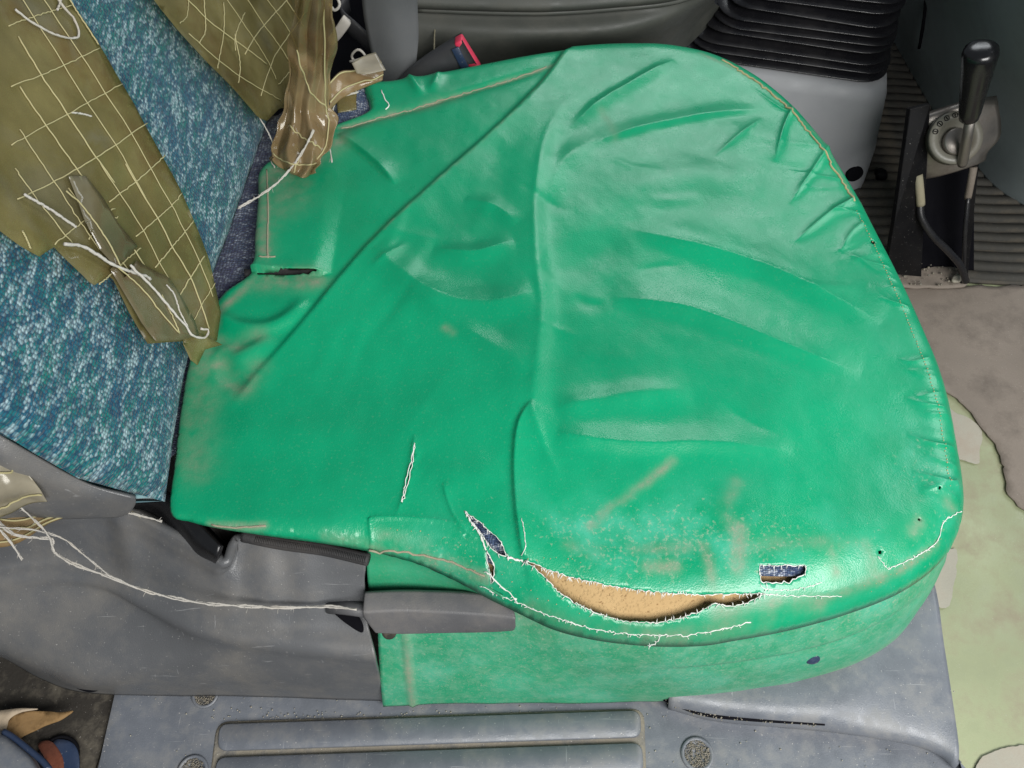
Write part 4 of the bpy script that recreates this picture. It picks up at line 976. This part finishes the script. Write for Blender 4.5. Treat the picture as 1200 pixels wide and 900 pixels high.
for ccol, aa in ((U(318, 670, -.05)[0], .0022), (U(362, 670, -.05)[0], .0018), (U(150, 640, -.05)[0], .003)):
    wv = aa*np.exp(-((Gt[:, :, 0]-ccol)/.011)**2)*np.exp(-((np.linspace(0, 1, 90)[:, None]-.40)/.16)**2)
    Gt[:, :, 1] -= wv; Gt[:, :, 2] += wv
o = MB().grid(Gt).build('side_trim', M['trim'], seat); solid(o, .003, -1)
flat_sheet('trim_recess', [(78, 799), (90, 797), (108, 800), (120, 806), (105, 811), (88, 806)], -.150, M['dark'], .004, .001, seat)
# lever slot and recline lever
flat_sheet('lever_slot', [(374, 700), (379, 694), (392, 698), (410, 712), (424, 728), (424, 741), (405, 730), (388, 716), (378, 711)], -.0605, M['dark'], .004, .001, seat)
lv = MB()
def lrow(px, z): return catmull(pl(px, z), 40)
rows = [lrow([(432, 700), (470, 694), (520, 694), (570, 697), (588, 704), (603, 714)], -.075), lrow([(428, 693), (470, 691), (520, 692), (570, 695), (586, 698), (603, 713)], -.044), lrow([(427, 695), (470, 693.5), (520, 694.5), (570, 697.5), (585, 700.5), (602, 715)], -.0415),
        lrow([(425, 717), (470, 715), (520, 717), (570, 720), (590, 722), (604, 725)], -.0425), lrow([(425, 720), (470, 718), (520, 720), (570, 723), (590, 725), (605, 727)], -.044),
        lrow([(428, 726), (470, 728), (520, 731), (570, 735), (590, 736), (605, 735)], -.053), lrow([(440, 742), (470, 743), (520, 742), (570, 741), (590, 740), (603, 739)], -.062), lrow([(440, 738), (470, 740), (520, 740), (570, 739), (590, 738), (600, 736)], -.080)]
Gl = np.stack(rows, 0); lv.grid(Gl); nr_, nc_ = Gl.shape[:2]
lv.F.append(tuple(i*nc_ for i in range(nr_))); lv.F.append(tuple(i*nc_+nc_-1 for i in range(nr_))[::-1])
LV = lv.build('recline_lever', M['lever'], seat)
bevel(LV, .0012, 2)
ls = MB().tube([U(385, 711, -.062), U(410, 713, -.058), U(432, 716, -.055)], .0048, 8); ls.build('lever_stem', M['lever'], LV)
MB().lathe([(.005, 0), (.0048, .0006), (.003, .0008)], U(456, 741, -.0635), (0, -.6, .8), 16).build('wear_spot', M['carpet'], LV)

# ================================================================== TAPE, THREADS, STRINGS
def tape_on_back(name, px, mat, off, label, threads, amp=.0015, sp=.007, seed=1, rthread=.00044):
    q = np.array([UB(*p, off) for p in px]); q = resample(np.vstack([q, q[:1]]), 161)[:-1]
    V, T = cdt(q, [], sp)
    def f(Y): return BP(Y[:, 0], Y[:, 1], off+.012+amp*vnoise(Y, 38, seed))
    t = thing(name, label, 'tape', f(q.mean(0)[None])[0])
    o = mesh('tape_sheet', f(V), T, mat, t); solid(o, .0004)
    for th in threads:
        Pq = catmull(np.array([UB(*p, off) for p in th]), 26)+RNG.normal(0, .0002, (26, 2))
        MB().tube(f(Pq)+BN*.0006, rthread*random.uniform(.75, 1.15), 5).build('thread', M['thread'], t)
    return t
TA = [[(19-60, 25-100), (19, 25), (52, 82), (79, 128), (110, 178), (135, 222), (150, 250)], [(5, -40), (30, 0), (75, 72), (101, 116), (130, 162), (160, 222), (176, 248), (192, 280), (211, 317), (228, 353)],
      [(0, 50), (24, 95), (55, 142), (85, 190), (108, 222)], [(0, 110), (30, 155), (60, 200), (91, 242)], [(0, 160), (28, 205), (58, 250), (90, 300)], [(-6, 205), (18, 240), (45, 275), (60, 292)],
      [(91, 200), (115, 236), (141, 277), (163, 317), (184, 349), (200, 376)], [(121, 200), (133, 221), (157, 261), (177, 297), (203, 339), (224, 390)],
      [(75, 216), (100, 255), (130, 300), (160, 340)], [(55, 228), (85, 268), (110, 305), (128, 330)], [(0, 278), (10, 298)], [(96, 60), (70, 16), (62, 2)],
      [(-10, 38), (30, 24), (67, 13)], [(-10, 110), (40, 90), (97, 64)], [(-10, 178), (55, 142), (122, 106)], [(-5, 242), (37, 222), (75, 200), (110, 178), (150, 152)], [(101, 245), (133, 221), (170, 190)],
      [(40, 293), (72, 268), (108, 252)], [(78, 288), (95, 268), (112, 262)], [(133, 285), (176, 248), (188, 234)], [(112, 320), (138, 298)], [(157, 320), (176, 297), (202, 266)], [(184, 357), (200, 330), (215, 306)], [(203, 384), (216, 360), (230, 338)], [(90, 340), (112, 322)]]
tape_on_back('reinforced_tape', [(-60, -60), (40, -60), (62, 0), (90, 45), (122, 104), (160, 175), (190, 235), (222, 310), (240, 372), (236, 404), (222, 402), (205, 404), (152, 408), (128, 372), (104, 330), (84, 342), (60, 318), (40, 296), (22, 308), (0, 296), (-60, 250)],
             M['tape'], .001, 'large olive gridded tape across the left of the tweed backrest', TA, seed=2)
c2 = lambda L: [(150+.2917*a, .2917*b) for a, b in L]
def ext(L):                                            # carry threads that leave the frame on past its edge
    L = [tuple(p) for p in L]
    if L[0][0] <= 1 and L[0][0] > -50:
        a, b = np.array(L[0], float), np.array(L[1], float); d = (a-b)/np.linalg.norm(a-b); L = [tuple(a+d*48)]+L
    return L
TA = [ext(L) for L in TA]+[[(-48, -10), (-30, 20), (0, 72), (28, 118), (57, 166), (82, 206)], [(-45, 60), (0, 38), (34, 22), (67, 12)]]
TB = [c2(L) for L in ([(360, 0), (440, 120), (520, 250), (560, 330)], [(450, 0), (530, 130), (600, 230), (655, 330)], [(530, 0), (620, 130), (668, 240)], [(610, 0), (690, 110)], [(705, 50), (580, 200), (540, 270), (490, 400)], [(625, 0), (500, 130), (430, 230)],
      [(440, 60), (395, 150), (390, 215)], [(350, 20), (345, 140), (310, 290)], [(270, 0), (270, 130), (240, 190)], [(190, 0), (300, 110), (440, 210), (520, 270)], [(200, 150), (330, 270), (430, 340), (580, 415)], [(675, 240), (570, 350)], [(662, 380), (610, 440)], [(205, 20), (195, 80), (165, 110)], [(390, 150), (405, 260), (395, 350)])]
tape_on_back('reinforced_tape', [(140, -60), (165, 0), (195, 38), (232, 80), (262, 112), (288, 142), (300, 146), (318, 130), (328, 129), (340, 118), (352, 70), (366, 0), (380, -60)], M['tape'], .003,
             'olive gridded tape on the far upper side of the backrest', TB, seed=5)
o = tape_on_back('tape_scrap', [(122, 332), (136, 312), (155, 322), (175, 332), (190, 355), (206, 380), (212, 398), (190, 404), (160, 406), (142, 384), (105, 322), (112, 316)], M['tape_d'], .0055, 'pale brown bunched tape end hanging from the large olive tape', [[(110, 318), (140, 345), (175, 385), (186, 396)], [(165, 352), (175, 372), (186, 396)]], .003, .005, 7)
tape_on_back('tape_scrap', [(56, 214), (76, 214), (96, 240), (112, 268), (136, 296), (112, 322), (92, 300), (74, 262)], M['tape_d'], .0045, 'rusty brown strip stuck across the middle of the large olive tape', [[(52, 232), (72, 250), (100, 290), (116, 320)]], .002, .005, 8)
tape_on_back('tape_scrap', [(196, 394), (216, 396), (244, 408), (222, 414), (214, 432), (205, 426), (196, 408)], M['tape'], .006, 'small olive tape tip pointing at the green cover', [], .002, .004, 9)
# crumpled brown tape hanging at the rear corner
def crumple(name, rows, mat, label, threads, seed, amp=.004, nc=26, nr=40, pleat=0.0):
    G = loft(rows, nc, nr)
    if pleat:
        u = np.linspace(0, 1, nc)[None, :]; v = np.linspace(0, 1, nr)[:, None]
        ph = u*3.1+.35*np.sin(v*5)+.2*np.sin(v*11+u*4); tri = np.abs((ph % 1)-.5)*2
        G = G+(tri*pleat)[..., None]*np.array([.25, -.75, .6])
        ed = .0022*np.sin(v*13)+.0014*np.sin(v*37+1); G[:, :, 0] += (u > .9)*ed-(u < .08)*ed*.7
    X = G.reshape(-1, 3); 
    dz = np.abs(vnoise(X, 60, seed, 2))*amp*1.8-amp*.6+np.abs(vnoise(X, 150, seed+3, 1))*amp*.7; X += np.multiply.outer(dz, np.array([.35, -.7, .6])) + np.multiply.outer(vnoise(X, 90, seed+1)*amp*.35, np.array([.8, .2, .5]))
    G = X.reshape(G.shape); t = thing(name, label, 'tape', G[-1, nc//2]); o = MB().grid(G).build('tape_sheet', mat, t); solid(o, .0004)
    for k, (a, b) in enumerate(threads):
        P = [G[int(np.clip(r, 0, 1)*(nr-1)), int(np.clip(c, 0, 1)*(nc-1))] for r, c in zip(np.linspace(a[0], b[0], 16), np.linspace(a[1], b[1], 16))]
        MB().tube(catmull(np.array(P)+np.array([.0, -.0008, .0008]), 24), .0007, 5).build('thread', M['thread'], t)
    return t
crumple('crumpled_tape', [[UB3 for UB3 in (U(352, -30, .16), U(368, -30, .16), U(386, -30, .15))], [U(342, 40, .10), U(366, 40, .103), U(388, 40, .10)], [U(336, 95, .055), U(362, 95, .058), U(390, 92, .055)], [U(330, 128, .03), U(360, 128, .033), U(390, 122, .03)],
        [U(326, 150, .018), U(356, 155, .020), U(392, 145, .015)], [U(318, 176, .010), U(345, 182, .016), U(384, 176, .010)], [U(314, 186, .006), U(346, 198, .010), U(378, 190, .006)], [U(322, 192, .004), U(352, 208, .006), U(368, 202, .004)]],
        M['tape_b'], 'crumpled rusty brown tape hanging onto the rear corner of the green cover', [((0, .8), (.8, .95)), ((.2, .2), (.45, .9)), ((.55, .2), (.7, .9)), ((.75, .05), (.85, .9)), ((.65, .6), (.95, .55))], 13, .0045, 48, 70, .0065)
crumple('crumpled_tape', [[U(384, 98, .03), U(386, 118, .025), U(384, 132, .02)], [U(398, 84, .03), U(402, 102, .025), U(400, 116, .018)], [U(415, 82, .025), U(418, 98, .02), U(420, 106, .015)], [U(432, 78, .02), U(436, 94, .018), U(440, 98, .014)], [U(446, 70, .02), U(449, 84, .018), U(448, 94, .015)]],
        M['tape_b'], 'twisted brown tape strand reaching from the hanging tape to the belt', [((0, .1), (1, .2)), ((0, .7), (1, .8))], 17, .003, 14, 26)
crumple('crumpled_tape', [[U(412, 74, .035), U(418, 86, .032)], [U(425, 66, .035), U(432, 86, .032)], [U(440, 61, .034), U(452, 82, .03)]], M['tape_c'], 'small square of clear brown tape in front of the grey belt', [], 19, .001, 10, 12)
crumple('crumpled_tape', [[U(394, 112, .015), U(396, 132, .012)], [U(408, 108, .016), U(410, 130, .012)], [U(418, 107, .014), U(418, 128, .010)]], M['tape'], 'small olive tape tab with white edge beside the green cover corner', [((0, .02), (1, .02))], 23, .001, 10, 12)
crumple('crumpled_tape', [[U(-30, 535, .07), U(-30, 575, .055), U(-30, 610, .03)], [U(2, 540, .06), U(4, 570, .052), U(4, 606, .025)], [U(22, 545, .052), U(30, 568, .045), U(30, 592, .025)], [U(38, 562, .045), U(48, 576, .038), U(56, 588, .026)]],
        M['tape_c'], 'clear tape piece over the grey recliner cover at the left edge', [((0, .25), (.6, .15)), ((0, .95), (1, .6))], 29, .003, 20, 24)
crumple('crumpled_tape', [[U(-20, 596, .0), U(-20, 640, -.02)], [U(20, 604, -.004), U(20, 636, -.02)], [U(60, 598, -.006), U(58, 614, -.016)], [U(95, 594, -.008), U(98, 602, -.016)]], M['tape_b'], 'brown frayed tape strands along the top of the side trim', [((0, .2), (1, .3)), ((0, .5), (1, .6)), ((0, .8), (.9, .9))], 31, .003, 12, 26)

def string(px, zs, r, label, name='string', mat='string', tw=True, n=60):
    P = catmull(np.array([U(a, b, z) for (a, b), z in zip(px, zs)]), n); q = MB()
    if tw:
        ph = np.cumsum(RNG.uniform(.05, .5, n))
        o1 = np.c_[np.zeros(n), np.cos(ph), np.sin(ph)]*r*.55
        q.tube(P+o1*.8+RNG.normal(0, r*.10, (n, 3)), RNG.uniform(.32, .5, n)*r, 6).tube(P-o1*.6+RNG.normal(0, r*.10, (n, 3)), RNG.uniform(.28, .5, n)*r, 6)
        for _k in range(int(n*.5)):
            _p = P[random.randrange(n)]; _d = RNG.normal(0, 1, 3); q.tube([_p, _p+_d*.0009, _p+_d*.0016+RNG.normal(0, .0005, 3)], [.0002, .00016, .0001], 4)
    else: q.tube(P, r, 8)
    return tag(q.build(name, M[mat]), label, 'string')
string([(-20, 590), (15, 625), (60, 632), (62, 645), (85, 660), (125, 675), (170, 692), (220, 704), (280, 710), (340, 712), (384, 711), (418, 714)], [.0, -.004, -.012, -.018, -.022, -.028, -.034, -.040, -.048, -.052, -.052, -.046], .0016, 'white string running along the side trim to the recline lever', n=120)
string([(-20, 560), (5, 575), (30, 600), (55, 625), (64, 648)], [.03, .02, .006, -.006, -.018], .0011, 'cream string falling across clear tape to the trim', n=40)
string([(-10, 618), (20, 619), (45, 622), (75, 632), (98, 650), (130, 676)], [0, -.004, -.008, -.014, -.022, -.028], .0010, 'thin white string arching just above the long string', n=50)
string([(-10, 610), (10, 632), (26, 656)], [0, -.010, -.022], .0012, 'short white string end pointing down at the far left', n=20)
string([(-10, 486), (15, 489), (35, 496), (48, 493)], [.11, .10, .095, .092], .0012, 'short white string end on the lower left of the backrest', n=24)
string([(118, 592), (135, 595), (160, 603), (190, 611)], [-.012, -.014, -.016, -.018], .0012, 'frayed white string caught on the black recliner arm', n=24)
string([(55, 600), (90, 598), (120, 592), (150, 598), (165, 606)], [-.010, -.012, -.014, -.016, -.02], .0010, 'tan string along the top edge of the side trim', mat='seamdust', n=40)
string([(279, 244), (300, 232), (325, 214), (345, 192), (360, 168), (368, 152)], [.004, .006, .010, .016, .022, .028], .0016, 'pale doubled cord lying across the rear corner of the cover', n=50)
string([(389, 190), (386, 165), (388, 140), (396, 116), (420, 108)], [.01, .012, .014, .016, .016], .0012, 'white string loop at the edge of the small olive tab', n=30)
string([(322, 196), (318, 190), (322, 186), (332, 196), (342, 200)], [.003, .004, .006, .005, .004], .0010, 'tiny white loop at the bottom of the hanging tape', n=24)
def bstring(px, label, r=.0012, offs=.014, n=40):
    P = np.array([BP(*UB(a, b), 0)+BN*offs for a, b in px]); q = MB(); P = catmull(P, n)+RNG.normal(0, .00012, (n, 3)); q.tube(P, r*.62*RNG.uniform(.75, 1.15, n), 6); tag(q.build('string', M['string']), label, 'string')
bstring([(-5, 20), (20, 38), (45, 50), (65, 53), (71, 48), (66, 30), (52, 14), (40, -10)], 'white string looped over the large olive tape at top left')
bstring([(52, -5), (50, 10), (46, 20)], 'short white string beside the loop at top left', .0012)
bstring([(-5, 238), (25, 255), (56, 276)], 'white string crossing the left edge of the large olive tape', .0013, .017)
bstring([(40, 296), (65, 300), (95, 318), (120, 328), (140, 334), (143, 337)], 'white string knotted along the lower edge of the large tape', .0016, .018)
bstring([(112, 322), (140, 348), (168, 378), (182, 392), (190, 402), (205, 404), (210, 396), (200, 394)], 'white string curling out of the bunched tape end', .0013, .022)
bstring([(156, 344), (166, 356), (174, 376), (184, 392)], 'thin white string inside the bunched tape end', .0008, .022)
bstring([(58, 141), (70, 142), (82, 145)], 'stray white fibre on the olive grid, middle of the tape', .0009)
bstring([(290, 142), (300, 158), (308, 176), (311, 190)], 'cream string dangling from the tip of the far tape', .0010, .012)

# put every thing's Empty at its base without moving its parts
bpy.context.view_layer.update()
for o, loc in BASES:
    v = Vector([float(x) for x in loc]); o.location = v
    for c in list(o.children): c.location = c.location - v
